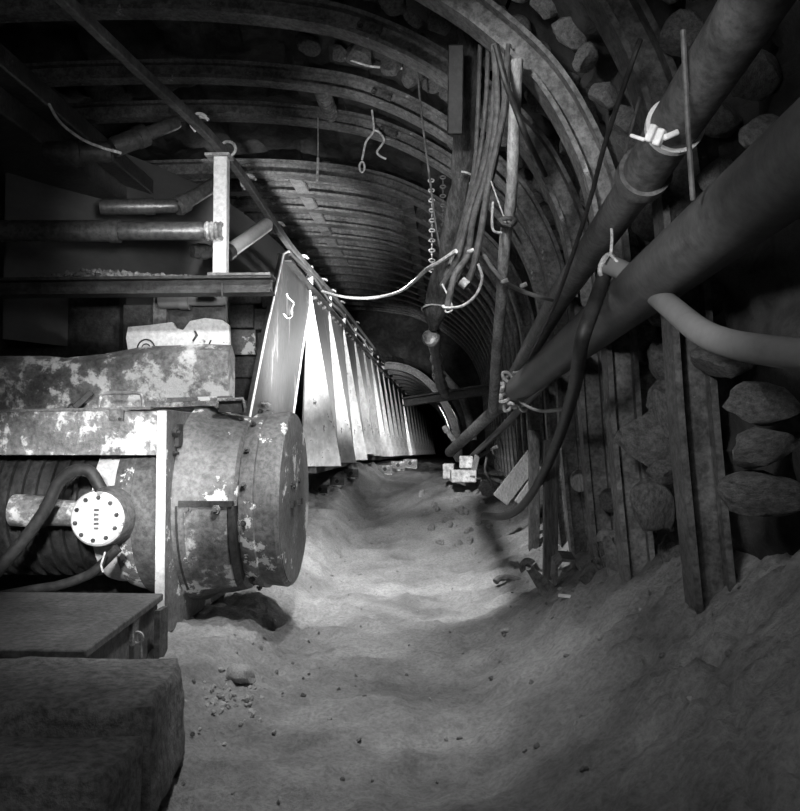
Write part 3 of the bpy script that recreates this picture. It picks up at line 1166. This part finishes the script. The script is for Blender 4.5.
for px, py in ((648, 142), (656, 146)):
    p = at(px, py, 1.98)
    e_ = at(px + 7, py - 17, 1.97)
    mb.beam(p, e_, .021, .018)
mb.beam(at(664, 138, 1.97), at(678, 132, 1.98), .014, .014)
mb.beam(at(630, 135, 2.0), at(645, 140, 1.98), .009, .009)
mb.build('clamp_lug', 'white', cl_, bevel=.004)
for c_ in (.06,):
    mb = MB()
    mb.lathe([(-.025, .06), (-.025, .074), (.025, .074), (.025, .06)], b.lerp(a, c_), u, 28)
    mb.build('coupling', 'pipe2', t)

# pale hose emerging from behind the big pipe
mb = MB().tube([at(606, 264, 2.75), at(615, 267, 2.72), at(632, 276, 2.65), at(655, 294, 2.5), at(672, 308, 2.3), at(700, 331, 2.05), at(728, 343, 1.9), at(765, 350, 1.78), at(815, 356, 1.65)], .032, 18, smooth=6,
               )
tag(mb.build('pale_hose', 'hose'), 'thick smooth pale grey hose passing behind the thick dark pipe at right', 'hose')
mb = MB().torus(at(607, 266, 2.75), (at(607, 266, 2.75) - at(620, 270, 2.72)).normalized(), .037, .008, 20, 8)
tag(mb.build('cord_loop', 'string'), 'pale cord loop tied round the end of the pale hose', 'cord')
mb = MB().tube(pts3([(611, 255, 2.7), (612, 235, 2.7), (610, 215, 2.7), (611, 200, 2.65), (616, 192, 2.6), (628, 195, 2.5), (638, 191, 2.4)]), .005, 6, smooth=5)
mb.tube(pts3([(604, 262, 2.68), (610, 255, 2.7), (619, 264, 2.68)]), .005, 6, smooth=4)
tag(mb.build('twisted_cord', 'string'), 'pale twisted cord hanging down to the end of the pale hose', 'cord')

# dark ropes and rods on the right
mb = MB().tube(pts3([(640, 40, 2.2), (632, 62, 2.2), (606, 140, 2.4), (590, 200, 2.6), (570, 262, 2.9), (552, 310, 3.4), (528, 360, 4.6)]), .0075, 8, smooth=5)
tag(mb.build('dark_rope', 'rubber'), 'black cable slanting from the top right down in front of the arches', 'cable')
mb = MB().tube(pts3([(640, 96, 2.3), (626, 150, 2.4), (612, 198, 2.6)]), .004, 6)
tag(mb.build('thin_rod', 'cable'), 'thin grey wire running beside the black cable near the white clamp', 'wire')
mb = MB().tube(pts3([(683, 30, 1.75), (688, 130, 1.8), (693, 200, 1.85)]), .006, 8)
tag(mb.build('vertical_rod', 'cable'), 'thin vertical rod hanging in front of the slanting upper pipe', 'rod')
mb = MB().tube(pts3([(606, 270, 2.8), (596, 300, 2.7), (582, 340, 2.65), (577, 375, 2.9), (571, 400, 3.3), (558, 440, 3.9), (541, 478, 4.5), (522, 506, 5.0), (505, 516, 5.3), (484, 516, 5.6)]), .024, 14, smooth=6)
tag(mb.build('drooping_hose', 'rubber'), 'black hose drooping from behind the pipes to the floor at the right', 'hose')
mb = MB().tube(pts3([(548, 372, 4.9), (540, 395, 5.1), (536, 410, 5.2)]), .02, 8)
mb = MB().tube(pts3([(640, 300, 2.9), (580, 348, 3.8), (530, 398, 5.5), (500, 430, 6.6), (470, 458, 8.2)]), .026, 10, smooth=5)
tag(mb.build('under_pipe', 'pipe'), 'slim dark pipe tucked under the thick pipe', 'pipe')

# timber and plank pieces in the right wall
def plank(pa, pb, w, h, m, label, name='plank', cat='timber', grp=None, rough=0):
    mb = MB().beam(pa, pb, w, h, up=(0, 1, 0))
    return tag(mb.build(name, m, bevel=.006), label, cat, grp)


plank(at(742, 62, 2.5), at(760, 175, 2.45), .07, .09, 'wood', 'upright timber prop at the far upper right edge', 'timber_prop')
plank(at(665, 150, 4.0), at(664, 300, 4.0), .07, .05, 'arch', 'vertical steel strip seen between the upper pipe and thick pipe', 'steel_strip', 'strip')
plank(at(688, 215, 4.1), at(690, 300, 4.1), .13, .05, 'arch', 'pale speckled plate between the upper pipe and thick pipe', 'steel_strip', 'strip')
plank(at(700, 110, 3.2), at(660, 160, 3.4), .10, .05, 'wood', 'slanting board behind the upper pipe at top right', 'lagging_board')
plank(at(590, 60, 4.6), at(570, 150, 4.7), .10, .05, 'wood', 'slanting lagging board near the top centre right', 'lagging_board')
plank(at(615, 62, 3.9), at(596, 135, 4.0), .08, .04, 'stone', 'rough grey board behind the black cable at the top', 'lagging_board')
plank(at(500, 500, 6.3), at(535, 455, 6.3), .13, .05, 'palewood', 'pale slanting split board resting on the rubble at right', 'split_board')
plank(at(520, 505, 6.0), at(545, 470, 6.0), .10, .05, 'palewood', 'second pale slanting board half behind the drooping hose', 'split_board')
plank(at(534, 430, 5.75), at(534, 580, 5.75), .07, .06, 'darkwood', 'upright timber behind the drooping hose at the lower end', 'timber_prop')
plank(at(551, 440, 4.55), at(550, 600, 4.55), .075, .06, 'wood', 'upright timber just right of the drooping hose', 'timber_prop')
plank(at(570, 330, 4.2), at(573, 350, 4.2), .02, .02, 'wood', 'short peg under the pipes', 'peg')

# horizontal dark bar across the far end
mb = MB()
mb.sweep([at(405, 402, 9.4), at(510, 386, 8.2)], h_prof(.09, .10, .02), up=(0, 0, 1))
tag(mb.build('cross_girder', 'dark'), 'dark girder lying across the far end of the roadway', 'girder')
mb = MB().tube(pts3([(440, 372, 9.6), (452, 385, 9.6), (462, 398, 9.6), (468, 415, 9.6), (473, 440, 9.6)]), .045, 10, smooth=4)
tag(mb.build('far_pipe', 'pipe2'), 'bent grey pipe at the far end below the hanging timber', 'pipe')

# log end and big rocks in right wall
c0 = at(580, 483, 4.2)
mb = MB()
mb.lathe([(0, 0), (0, .04), (.006, .045), (.5, .05), (.5, 0)], c0, (.15, 1, 0), 20)
tag(mb.build('log_end', 'palewood'), 'round pale log end poking out between two right-hand legs', 'log')
wall_rocks = [
    ((650, 440), 3.05, (.13, .10, .11), 'knobbly grey boulder left of the nearest leg, upper of two'),
    ((668, 412), 3.0, (.05, .06, .10), 'tall pale lump of rock beside the nearest right-hand leg'),
    ((652, 510), 3.0, (.085, .07, .11), 'pale boulder sitting at the foot of the second leg'),
    ((662, 472), 3.0, (.07, .06, .05), 'small dark rock between the two boulders beside the nearest leg'),
    ((722, 362), 2.45, (.10, .09, .055), 'angular rock just below the pale hose'),
    ((762, 402), 2.25, (.10, .1, .06), 'wide dark slab rock at right edge below the angular rock'),
    ((760, 447), 2.25, (.10, .1, .055), 'wide dark slab rock in the middle of the right edge stack'),
    ((762, 492), 2.25, (.11, .1, .06), 'lowest wide dark rock at the right edge'),
    ((610, 440), 4.2, (.07, .06, .07), 'dark rock in shadow between second and third legs'),
    ((612, 500), 4.0, (.06, .06, .06), 'dark rock low between second and third legs'),
]
for i, (p, Y, sz, lb) in enumerate(wall_rocks):
    put_stone(ST[i % 6], at(p[0], p[1], Y), sz, lb, None, 'boulder', (random.uniform(-.3, .3), random.uniform(-.3, .3), random.uniform(0, 6)), 'rock')

# ------------------------------------------------------------------ spoil, blocks and sack at the pipe end
def cubeish(c, sx, sy, sz, rz, m, name, label, cat, grp=None):
    mt = Matrix.Translation(c) @ Matrix.Rotation(rz, 4, 'Z')
    mb = MB().box(-sx, sx, -sy, sy, -sz, sz, mt)
    return tag(mb.build(name, m, bevel=.012), label, cat, grp)


Yb = 8.0
for i, (x, y, w, h, lb) in enumerate(((449, 472, 10, 15, 'bright white block left in the pair under the pipe end'),
                                      (466, 463, 12, 12, 'bright white block right in the pair under the pipe end'),
                                      (463, 477, 22, 12, 'broad white block lowest under the pipe end'))):
    k = Yb / FPX / 2
    cubeish(at(x, y - 1, Yb - .12 * i), w * k * 1.1, .08, h * k, .1 * i - .1, 'pale_stone', 'white_block', lb, 'block')
mb = MB().tube(pts3([(447, 432), (444, 426), (452, 438), (457, 444), (462, 438)], 9.6), .03, 7)
tag(mb.build('white_rag', 'pale_stone'), 'bright white crumpled rag beyond the pipe end', 'rag')
for i in range(42):
    x, y = random.gauss(.15, .22), random.gauss(7.3, .45)
    if x > .7 or x < -.25:
        continue
    r = random.uniform(.02, .055)
    put_stone(random.choice(MUCK), V((x, y, ground(x, y) + r * .1)), r, 'grey rubble lump in the heap at the end of the pipe', 'rubble heap at the pipe end', 'rubble_lump')
put_stone(ST[2], at(488, 490, 7.4), (.13, .1, .08), 'rounded dark boulder beside the pale slanting boards', None, 'boulder', (0, 0, 1), 'rock')

# chain wrapped round the thick pipe
def chain(path, R, r, m, label, name='chain', parent=None, grp=None):
    P_ = spline(path, 8)
    # walk at equal steps
    step = R * 2.3
    pts, acc = [P_[0]], 0
    for i in range(1, len(P_)):
        seg = P_[i] - P_[i - 1]
        L_ = seg.length
        pos = 0
        while L_ - pos >= step - acc:
            pos += step - acc
            acc = 0
            pts.append(P_[i - 1] + seg * (pos / L_))
        acc += L_ - pos
    mb = MB()
    for i in range(len(pts) - 1):
        d_ = (pts[i + 1] - pts[i]).normalized()
        side = V((1, 0, 0)) if abs(d_.x) < .8 else V((0, 0, 1))
        n_ = d_.cross(side).normalized()
        if i % 2:
            n_ = d_.cross(n_).normalized()
        mb.torus(pts[i].lerp(pts[i + 1], .5), n_, R * .72, r, 12, 6, sx=1.75, side=d_.cross(n_) if False else (n_.cross(d_)))
    o = mb.build(name, m)
    return tag(o, label, 'chain', grp)


Yc = 6.6
ax_ = (BIGB - BIGA).normalized()
e1 = ax_.cross(V((0, 0, 1))).normalized()
e2 = e1.cross(ax_)
loop = []
for k in range(31):
    a_ = 2 * PI * k / 15 + .6
    loop.append(BIGA.lerp(BIGB, .845 + .0018 * k) + (e1 * math.cos(a_) + e2 * math.sin(a_)) * .112)
chain(loop, .034, .013, 'chain', 'pale chain looped round the lower end of the thick pipe')
mb = MB().tube(pts3([(514, 396, 5.7), (525, 405, 5.3), (540, 411, 4.8), (566, 409, 3.5)]), .009, 8, smooth=5)
tag(mb.build('tie_rope', 'hose'), 'pale rope leading from the chain to the drooping hose', 'rope')
mb = MB()
mb.tube(pts3([(487, 455, 7.6), (485, 470, 7.5), (490, 480, 7.4), (493, 487, 7.3)]), .010, 6, smooth=4)
mb.tube(pts3([(492, 450, 7.6), (496, 462, 7.5), (500, 468, 7.4)]), .008, 6, smooth=4)
mb.tube(pts3([(500, 405, 7.2), (499, 430, 7.2), (503, 450, 7.1)]), .006, 6, smooth=4)
tag(mb.build('dangling_cord', 'cable'), 'thin cords dangling under the thinner pipe onto the rubble', 'cord')
plank(at(478, 452, 7.8), at(472, 478, 7.7), .05, .04, 'wood', 'short dark stake under the end of the pipe', 'stake')
plank(at(470, 462, 8.2), at(498, 446, 8.1), .035, .03, 'wood', 'short loose bar lying below the thinner pipe', 'bar', 'bar')

# ------------------------------------------------------------------ hanging timber, cables, pole
t = thing('hanging_timber', at(430, 330, 5.3), 'ragged old timber hanging down behind the cable bundle', 'timber')
mb = MB()
path = pts3([(470, 30, 3.85), (468, 90, 3.90), (462, 170, 4.00), (452, 230, 4.10), (442, 280, 4.20), (436, 305, 4.25), (433, 330, 4.30)])
P_ = spline(path, 8)
mb.tube(P_, .052, 14, scales=[(1 + .45 * noise.noise(p * 9)) * min(1, .25 + (len(P_) - k_) * .12) for k_, p in enumerate(P_)])
mb.build('timber_pole', 'darkwood', t)
mb = MB().torus(at(434, 309, 4.25), (0, .2, 1), .062, .005, 20, 6)
mb.build('wire_band', 'string', t)
mb = MB().torus(at(461, 178, 3.97), (.1, .2, 1), .06, .005, 20, 6, a0=0, a1=PI * 1.2)
mb.build('wire_band', 'string', t)
mb = MB()
mb.lathe([(0, 0), (0, .03), (.015, .042), (.05, .045), (.07, .03), (.07, 0)], at(429, 338, 4.30), (.25, 1, .1), 16)
tag(mb.build('lamp_housing', 'worn'), 'small round pale lamp fitting under the hanging timber', 'lamp')
# dark board near the top
plank(at(456, 45, 3.65), at(455, 135, 3.75), .07, .05, 'rubber', 'dark broad board hanging at the top centre', 'hanging_board')
# tangled dark mass below the timber
mb = MB()
P_ = spline(pts3([(434, 330, 4.4), (434, 345, 4.7), (437, 362, 5.2), (440, 380, 5.8), (446, 396, 6.4)]), 8)
mb.tube(P_, .035, 8, scales=[1 + .7 * noise.noise(p * 18) for p in P_])
tag(mb.build('frayed_belt', 'dark'), 'dark frayed strip trailing down below the hanging timber', 'belt strip')

bund = [
    [(497, 45, 3.45), (494, 100, 3.45), (485, 160, 3.50), (470, 210, 3.55), (456, 262, 3.60), (442, 286, 3.65)],
    [(488, 45, 3.50), (486, 100, 3.50), (479, 160, 3.55), (466, 215, 3.60), (455, 252, 3.65), (446, 276, 3.65)],
    [(503, 45, 3.40), (502, 100, 3.40), (495, 160, 3.45), (480, 215, 3.50), (464, 262, 3.55), (455, 282, 3.55)],
    [(494, 45, 3.37), (497, 110, 3.37), (489, 165, 3.40), (473, 220, 3.45), (468, 255, 3.50), (455, 275, 3.45), (447, 308, 3.45)],
    [(508, 45, 3.35), (504, 110, 3.35), (490, 175, 3.37), (482, 225, 3.40), (474, 265, 3.40), (466, 285, 3.40), (460, 281, 3.40)],
    [(480, 45, 3.55), (478, 110, 3.55), (474, 170, 3.60), (462, 225, 3.65), (450, 265, 3.65)],
]
wh = ['leftmost but one', 'thin', 'middle', 'foremost long', 'rightmost, ending in a hook', 'leftmost']
for i, bnd in enumerate(bund):
    mb = MB().tube(pts3(bnd), .014 if i not in (1, 5) else .010, 10, smooth=6)
    tag(mb.build('hanging_cable', 'cable'), 'grey cable in the hanging bundle at top centre, %s strand' % wh[i], 'cable', 'bundle of hanging cables')
mb = MB().lathe([(0, 0), (0, .02), (.03, .02), (.03, 0)], at(461, 281, 3.38), (.6, 0, -.5), 12)
tag(mb.build('cable_plug', 'string'), 'pale plug at the hooked end of the rightmost hanging cable', 'plug')
mb = MB().tube(pts3([(478, 264, 3.35), (482, 278, 3.35), (476, 295, 3.35), (462, 306, 3.37), (446, 308, 3.40), (443, 306, 3.45)]), .006, 8, smooth=6)
mb.tube(pts3([(442, 284, 3.45), (450, 300, 3.45), (452, 310, 3.45), (446, 312, 3.45), (444, 306, 3.45)]), .004, 6, smooth=6)
tag(mb.build('wire_loop', 'string'), 'thin pale wire looping below the cable bundle', 'wire')
# long white wire from the bundle to the fence
mb = MB().tube(pts3([(456, 251, 3.55), (440, 262, 3.65), (426, 270, 3.85), (412, 283, 4.9), (396, 293, 5.3), (370, 298, 5.9), (345, 297, 6.6), (325, 292, 7.3), (314, 289, 7.6)]), .010, 8, smooth=6)
tag(mb.build('white_wire', 'string'), 'long pale wire sagging from the cable bundle to the fence top', 'wire')
# wire to the right
mb = MB().tube(pts3([(470, 250, 3.45), (484, 256, 3.45), (492, 268, 3.45), (505, 282, 3.45), (522, 291, 3.55), (540, 297, 3.55), (552, 300, 3.65)]), .009, 8, smooth=6)
tag(mb.build('side_wire', 'hose'), 'grey wire running from the bundle across the pole to the right', 'wire')
mb = MB()
for p in ((471, 251), (505, 281), (524, 285)):
    mb.lathe([(-.02, 0), (-.012, .009), (.012, .009), (.012, 0)], at(p[0], p[1], 3.40), (1, 0, .4), 8)
tag(mb.build('wire_knot', 'string'), 'pale knots of insulating tape on the wires beside the pole', 'tape', kind='stuff')
# chains
chain(pts3([(431, 178, 4.6), (432, 215, 4.6), (432, 255, 4.6), (433, 276, 4.6), (440, 284, 4.5), (450, 284, 4.4)]), .012, .0045, 'chain', 'slim chain hanging left of the cable bundle', grp='slim chains')
chain(pts3([(443, 175, 4.9), (443, 205, 4.9), (445, 240, 4.9)]), .012, .0045, 'cable', 'dimmer slim chain hanging behind, just right of the first chain', grp='slim chains')
mb = MB().tube(pts3([(417, 60, 4.5), (421, 110, 4.5), (430, 180, 4.5), (436, 225, 4.45), (441, 252, 4.4)]), .006, 6, smooth=4)
tag(mb.build('stay_wire', 'cable'), 'thin dark wire from the top arch down beside the chain', 'wire')
# pole
P_ = pts3([(517, 60, 3.25), (514, 130, 3.30), (511, 200, 3.40), (505, 240, 3.45), (502, 290, 3.55), (497, 350, 3.75), (493, 410, 4.05)])
t = thing('slim_pole', P_[-1], 'slim pale upright pole right of the cable bundle', 'pole')
mb = MB().tube(P_, .024, 12, smooth=3)
mb.build('pole_tube', 'pole', t)
mb = MB().torus(at(507, 222, 3.37), (0, .2, 1), .034, .009, 16, 6)
mb.tube(pts3([(500, 219, 3.35), (503, 224, 3.33), (510, 226, 3.32), (515, 220, 3.35)]), .008, 6)
mb.build('pole_clip', 'cable', t)
mb = MB().tube(pts3([(491, 181, 3.35), (497, 198, 3.35), (504, 217, 3.35)]), .003, 6)
mb.tube(pts3([(493, 202, 3.30), (492, 222, 3.30), (494, 231, 3.30), (502, 233, 3.30)]), .005, 6, smooth=5)
tag(mb.build('hook_wire', 'string'), 'bent pale hook wire between the bundle and the pole', 'wire')
mb = MB().tube(pts3([(496, 45, 3.15), (505, 80, 3.15), (516, 110, 3.20), (527, 138, 3.25), (545, 175, 3.55)]), .012, 8, smooth=5)
tag(mb.build('slant_cable', 'rubber'), 'black cable slanting from the bundle top across the pole', 'cable')
mb = MB().tube(pts3([(509, 62, 3.45), (515, 68, 3.45), (524, 70, 3.45), (531, 66, 3.45), (534, 58, 3.45)]), .004, 6, smooth=5)
tag(mb.build('top_wire', 'string'), 'small pale wire arc at the top right of the bundle', 'wire')
mb = MB().tube(pts3([(345, 58, 4.7), (370, 66, 4.7), (395, 68, 4.7), (412, 68, 4.7), (421, 62, 4.7), (422, 56, 4.7)]), .007, 6, smooth=5)
tag(mb.build('roof_wire', 'string'), 'pale wire strung along the top edge arch', 'wire')
# things hanging from the second arch
mb = MB()
mb.tube(pts3([(372, 110), (374, 128), (372, 134), (366, 142), (363, 155), (362, 160)], 5.4), .007, 6, smooth=5)
mb.torus(at(362, 167, 5.4), (0, 1, 0), .017, .007, 14, 6, sx=2.0)
tag(mb.build('loop_cord', 'string'), 'pale cord with an end loop hanging from the second arch', 'cord')
mb = MB().tube(pts3([(375, 130), (380, 133), (384, 140), (381, 146), (377, 152), (380, 156), (386, 159)], 5.4), .007, 6, smooth=5)
tag(mb.build('knotted_cord', 'string'), 'knotted pale cord hanging just right of the cord with a loop', 'cord')
mb = MB().tube(pts3([(318, 118), (318, 158)], 5.4), .003, 6)
mb.tube(pts3([(318, 158), (317, 181)], 5.4), .009, 8)
tag(mb.build('hanging_stick', 'string'), 'short white stick hanging on a thread under the second arch', 'stick')
mb = MB().tube(pts3([(49, 104, 3.8), (60, 122, 3.8), (80, 138, 3.8), (100, 147, 3.8), (121, 153, 3.8)]), .007, 6, smooth=5)
tag(mb.build('corner_wire', 'string'), 'thin white wire curving across the dark upper left corner', 'wire')

# ------------------------------------------------------------------ things on the floor
def on_floor(px, py):
    lo = None
    for k in range(60, 1400):
        Y = k * .01 + .8
        p = at(px, py, Y)
        if p.z < ground(p.x, p.y):
            return p
    return p


p = on_floor(242, 684)
put_stone(PALE[0], p + V((0, 0, .035)), (.062, .05, .07), 'pale rounded stone on the floor at lower left by the block', None, 'floor_stone', (0, 0, .4))
p = on_floor(505, 633)
put_stone(PALE[1], p + V((0, 0, .01)), (.026, .02, .022), 'small bright stone alone in the middle of the floor', None, 'floor_stone', (0, 0, 0))
for i in range(46):
    px_, py_ = random.gauss(232, 20), random.gauss(702, 13)
    p = on_floor(px_, py_)
    r = random.uniform(.006, .016)
    put_stone(random.choice(PALE), p + V((0, 0, r * .2)), r, 'pale crumb in the patch below the pale rounded stone', 'pale crumbs below the rounded stone', 'stone_crumb')
p = on_floor(221, 672)
put_stone(PALE[2], p + V((0, 0, .01)), (.012, .01, .018), 'tiny white chip just left of the pale rounded stone', None, 'floor_stone', (0, 0, 0))
chips = [(255, 415 + 200), (262, 679), (330, 720), (446, 740), (600, 640), (690, 700), (720, 630), (560, 590), (348, 556), (372, 590), (275, 622), (612, 700), (655, 735), (668, 740),
         (520, 610), (575, 725), (430, 700), (300, 690), (200, 730), (225, 745), (205, 700), (250, 706), (213, 690), (235, 700), (640, 610), (700, 600), (470, 560), (455, 520)]
for i, (x, y) in enumerate(chips):
    p = on_floor(x, y)
    r = random.uniform(.006, .013)
    put_stone(random.choice(PALE), p + V((0, 0, r * .3)), r, 'tiny pale chip scattered on the mud floor', 'pale chips on the floor', 'stone_chip')
for i in range(230):
    y = random.uniform(2.0, 8)
    x = random.choice((random.gauss(-.72, .12), random.uniform(.25, .9), random.uniform(-.6, .5))) 
    r = random.uniform(.005, .013)
    put_stone(random.choice(MUCK), V((x, y, ground(x, y) + r * .2)), r, 'small dark grey lump of muck on the floor', 'muck lumps on the floor', 'muck_lump')


def link_plate(px, py, ang, L_, w, label, tilt=.5, m='arch', dz=0.02):
    """flat steel link with a rounded holed end"""
    p = on_floor(px, py)
    rot_ = Matrix.Rotation(ang, 4, 'Y') @ Matrix.Rotation(tilt, 4, 'X')
    root = thing('link_plate', p, label, 'steel link', 'scrap links by the right-hand legs')
    mb = MB()
    n = 16
    outer = [V((math.cos(a) * w, 0, math.sin(a) * w)) for a in [PI * k / n for k in range(n + 1)]]
    hole = [V((math.cos(a) * w * .35, 0, math.sin(a) * w * .35)) for a in [PI * k / n for k in range(n + 1)]]
    hole2 = [V((math.cos(a) * w * .35, 0, -math.sin(a) * w * .35)) for a in [PI * k / n for k in range(n + 1)]]
    low = [V((w * (1 - 2 * k / n), 0, -L_)) for k in range(n + 1)]
    mt = Matrix.Translation(p + rot_ @ V((0, 0, L_ * .92))) @ rot_
    th_ = .016
    for A_, B_ in ((outer, hole), (hole2, low)):
        for yy in (0, th_):
            vs = [mt @ (q + V((0, yy, 0))) for q in A_ + B_]
            mb.add(vs, [(k, k + 1, n + 2 + k, n + 1 + k) for k in range(n)])
    rim = outer + [V((-w, 0, -L_)), V((w, 0, -L_))]
    vs = [mt @ q for q in rim] + [mt @ (q + V((0, th_, 0))) for q in rim]
    k_ = len(rim)
    mb.add(vs, [(j, (j + 1) % k_, (j + 1) % k_ + k_, j + k_) for j in range(k_)])
    hh = hole + list(reversed(hole2))[1:-1]
    k_ = len(hh)
    vs = [mt @ q for q in hh] + [mt @ (q + V((0, th_, 0))) for q in hh]
    mb.add(vs, [(j, (j + 1) % k_, (j + 1) % k_ + k_, j + k_) for j in range(k_)])
    mb.build('link_body', m, root)
    return root


link_plate(549, 592, -.7, .17, .045, 'pale steel link with a round hole leaning on the muck, nearest of the scrap links', -.35)
link_plate(618, 572, -.28, .15, .045, 'dark steel link with a hole standing rightmost among the scrap', -.2, 'arch')
link_plate(588, 584, .75, .13, .042, 'dull steel link lying at the foot of the rightmost standing link', -.7, 'arch')
p = on_floor(566, 577)
t = thing('bent_bracket', p, 'dark bent channel bracket between the scrap links', 'bracket', 'scrap links by the right-hand legs')
mb = MB()
mb.sweep([p + V((0, -.06, .03)), p + V((0, .10, .05))], [(x_ * 1.25, y_ * 1.2) for x_, y_ in ((-.05, -.05), (-.045, .03), (-.02, .055), (.03, .05), (.06, .0), (.052, -.01), (.025, .04), (-.02, .043), (-.036, .02), (-.042, -.05))], up=(0, 0, 1))
mb.build('channel', 'arch', t)
p = on_floor(512, 582)
mb = MB().tube([p + V((-.10, 0, .0)), p + V((-.07, .02, .02)), p + V((0, .02, .02)), p + V((.07, 0, .0))], .02, 8, smooth=4)
tag(mb.build('muddy_bar', 'stone'), 'mud coated bar end lying left of the pale link', 'bar')
p = on_floor(566, 598)
mb = MB().beam(p + V((-.03, .01, .01)), p + V((.02, -.01, .008)), .015, .012)
tag(mb.build('metal_scrap', 'white'), 'tiny bright scrap lying below the bent bracket', 'scrap')

# brackets under the fence
for i, (x, y) in enumerate(((320, 493), (337, 485), (351, 477), (385, 473), (398, 469), (410, 467))):
    Y = 6.1 + .5 * i if i < 3 else 9.0 + 1.3 * (i - 3)
    p = on_floor(x, y)
    s_ = p.y / FPX
    root = thing('toe_bracket', p, 'small holed steel bracket on the bank under the fence, %s from the gearbox' % ordn[i], 'bracket', 'toe brackets below the fence')
    w = 5.5 * s_
    mb = MB()
    c_ = p + V((0, 0, w * .7))
    mb.box(c_.x - w * 1.3, c_.x + w * 1.3, c_.y, c_.y + .04, c_.z - w, c_.z + w * .7)
    mb.box(c_.x - w * 1.3, c_.x + w * 1.3, c_.y - .10, c_.y, c_.z - w, c_.z - w + .015)
    mb.build('angle_plate', 'steel' if i < 3 else 'worn', root)
    mb = MB().lathe([(0, 0), (0, w * .35), (.006, w * .35), (.006, 0)], c_, (0, -1, 0), 10)
    mb.build('bolt_hole', 'rubber', root)

# ------------------------------------------------------------------ light
def spot(name, loc, target, power, size=70, blend=.8, rad=.08):
    l = bpy.data.lights.new(name, 'SPOT')
    l.energy = power
    l.spot_size = math.radians(size)
    l.spot_blend = blend
    l.shadow_soft_size = rad
    o = bpy.data.objects.new(name, l)
    COL.objects.link(o)
    o.location = loc
    o.rotation_euler = (V(target) - V(loc)).to_track_quat('-Z', 'Y').to_euler()
    return o


def point(name, loc, power, rad=.1):
    l = bpy.data.lights.new(name, 'POINT')
    l.energy = power
    l.shadow_soft_size = rad
    o = bpy.data.objects.new(name, l)
    COL.objects.link(o)
    o.location = loc
    return o


spot('gearbox_key', (.0, 2.0, 2.75), (-1.0, 4.5, .8), 300, 52, .9)  # unseen key light added to light the gearbox from above
spot('motor_fill', (-.80, 1.2, 1.25), (-1.55, 3.7, .72), 330, 24, .6)  # narrow unseen light added to lift the motor
spot('post_fill', (-.55, 1.6, 1.5), (-1.25, 4.3, 2.0), 200, 30, .8)  # added light with no visible source, brightens post and trough
spot('fence_fill', (-.35, 3.3, 2.6), (-1.15, 10.5, 1.4), 1700, 22, .7)  # unseen spot added to whiten the row of plates
spot('far_fence_fill', (.1, 9.6, 1.6), (-1.05, 15, 1.3), 1100, 30, .7)  # unseen spot added so the farther plates stay bright
spot('end_fill', (.2, 18, 1.6), (-.8, 25, 1.0), 1300, 44, .8)  # added unseen light for the last plates at the far end
spot('roadway_fill', (-.45, 4.5, 2.6), (-.35, 5.7, 0), 430, 72, 1)  # added unseen light making the bright patch on the floor
spot('heap_fill', (-.3, 5.4, 1.9), (.0, 8.6, .5), 330, 32, .8)  # unseen light added for the spoil heap and white blocks
spot('floor_fill', (-.45, 2.9, 2.7), (-.55, 3.3, 0), 175, 62, 1)  # unseen downlight added to brighten the near floor
spot('roof_fill', (-.35, 4.4, .9), (-2.2, 8.3, 3.0), 950, 46, 1)  # upward light added to bring out the roof ribs, source unseen
spot('arch_fill', (-.6, 3.0, 1.5), (.0, 5.3, 2.9), 125, 45, 1)  # unseen light added for the two topmost arches
spot('wall_fill', (-.3, 2.0, 2.4), (.8, 4.8, 2.0), 85, 50, 1)  # unseen fill added for the upper right wall
spot('low_wall_fill', (-.2, 1.2, 1.5), (.95, 3.0, 1.15), 50, 50, 1)  # small unseen light added to show the low rocks at right
spot('clamp_fill', (.1, .8, 1.6), (.55, 2.2, 1.75), 26, 34, 1)  # unseen light added to brighten the white clamp
spot('near_fence_fill', (.25, 9.3, 1.9), (-1.1, 8.0, 1.6), 75, 85, .8)  # unseen side light added for the nearer plate flanks
spot('middle_fence_fill', (.2, 13.6, 1.8), (-1.1, 12.2, 1.5), 75, 85, .8)  # added side light, unseen, for plate flanks farther along
point('camera_side_fill', (-.3, .5, 1.9), 24, .4)

spot('brow_fill', (-.4, 9.2, 1.7), (-.7, 14.3, 2.6), 260, 22, 1)  # unseen light added to grey up the rock brow

spot('right_floor_fill', (-.35, 1.4, 1.5), (.55, 2.9, .25), 14, 60, 1)  # weak unseen fill added for the bank at lower right

w = bpy.data.worlds.new('world')
sc.world = w
w.use_nodes = True
w.node_tree.nodes['Background'].inputs[0].default_value = (0, 0, 0, 1)
w.node_tree.nodes['Background'].inputs[1].default_value = 0

sc.view_settings.view_transform = 'Standard'
sc.view_settings.look = 'None'
sc.view_settings.exposure = 0.35
sc.view_settings.gamma = 1
sc.view_settings.use_curve_mapping = False
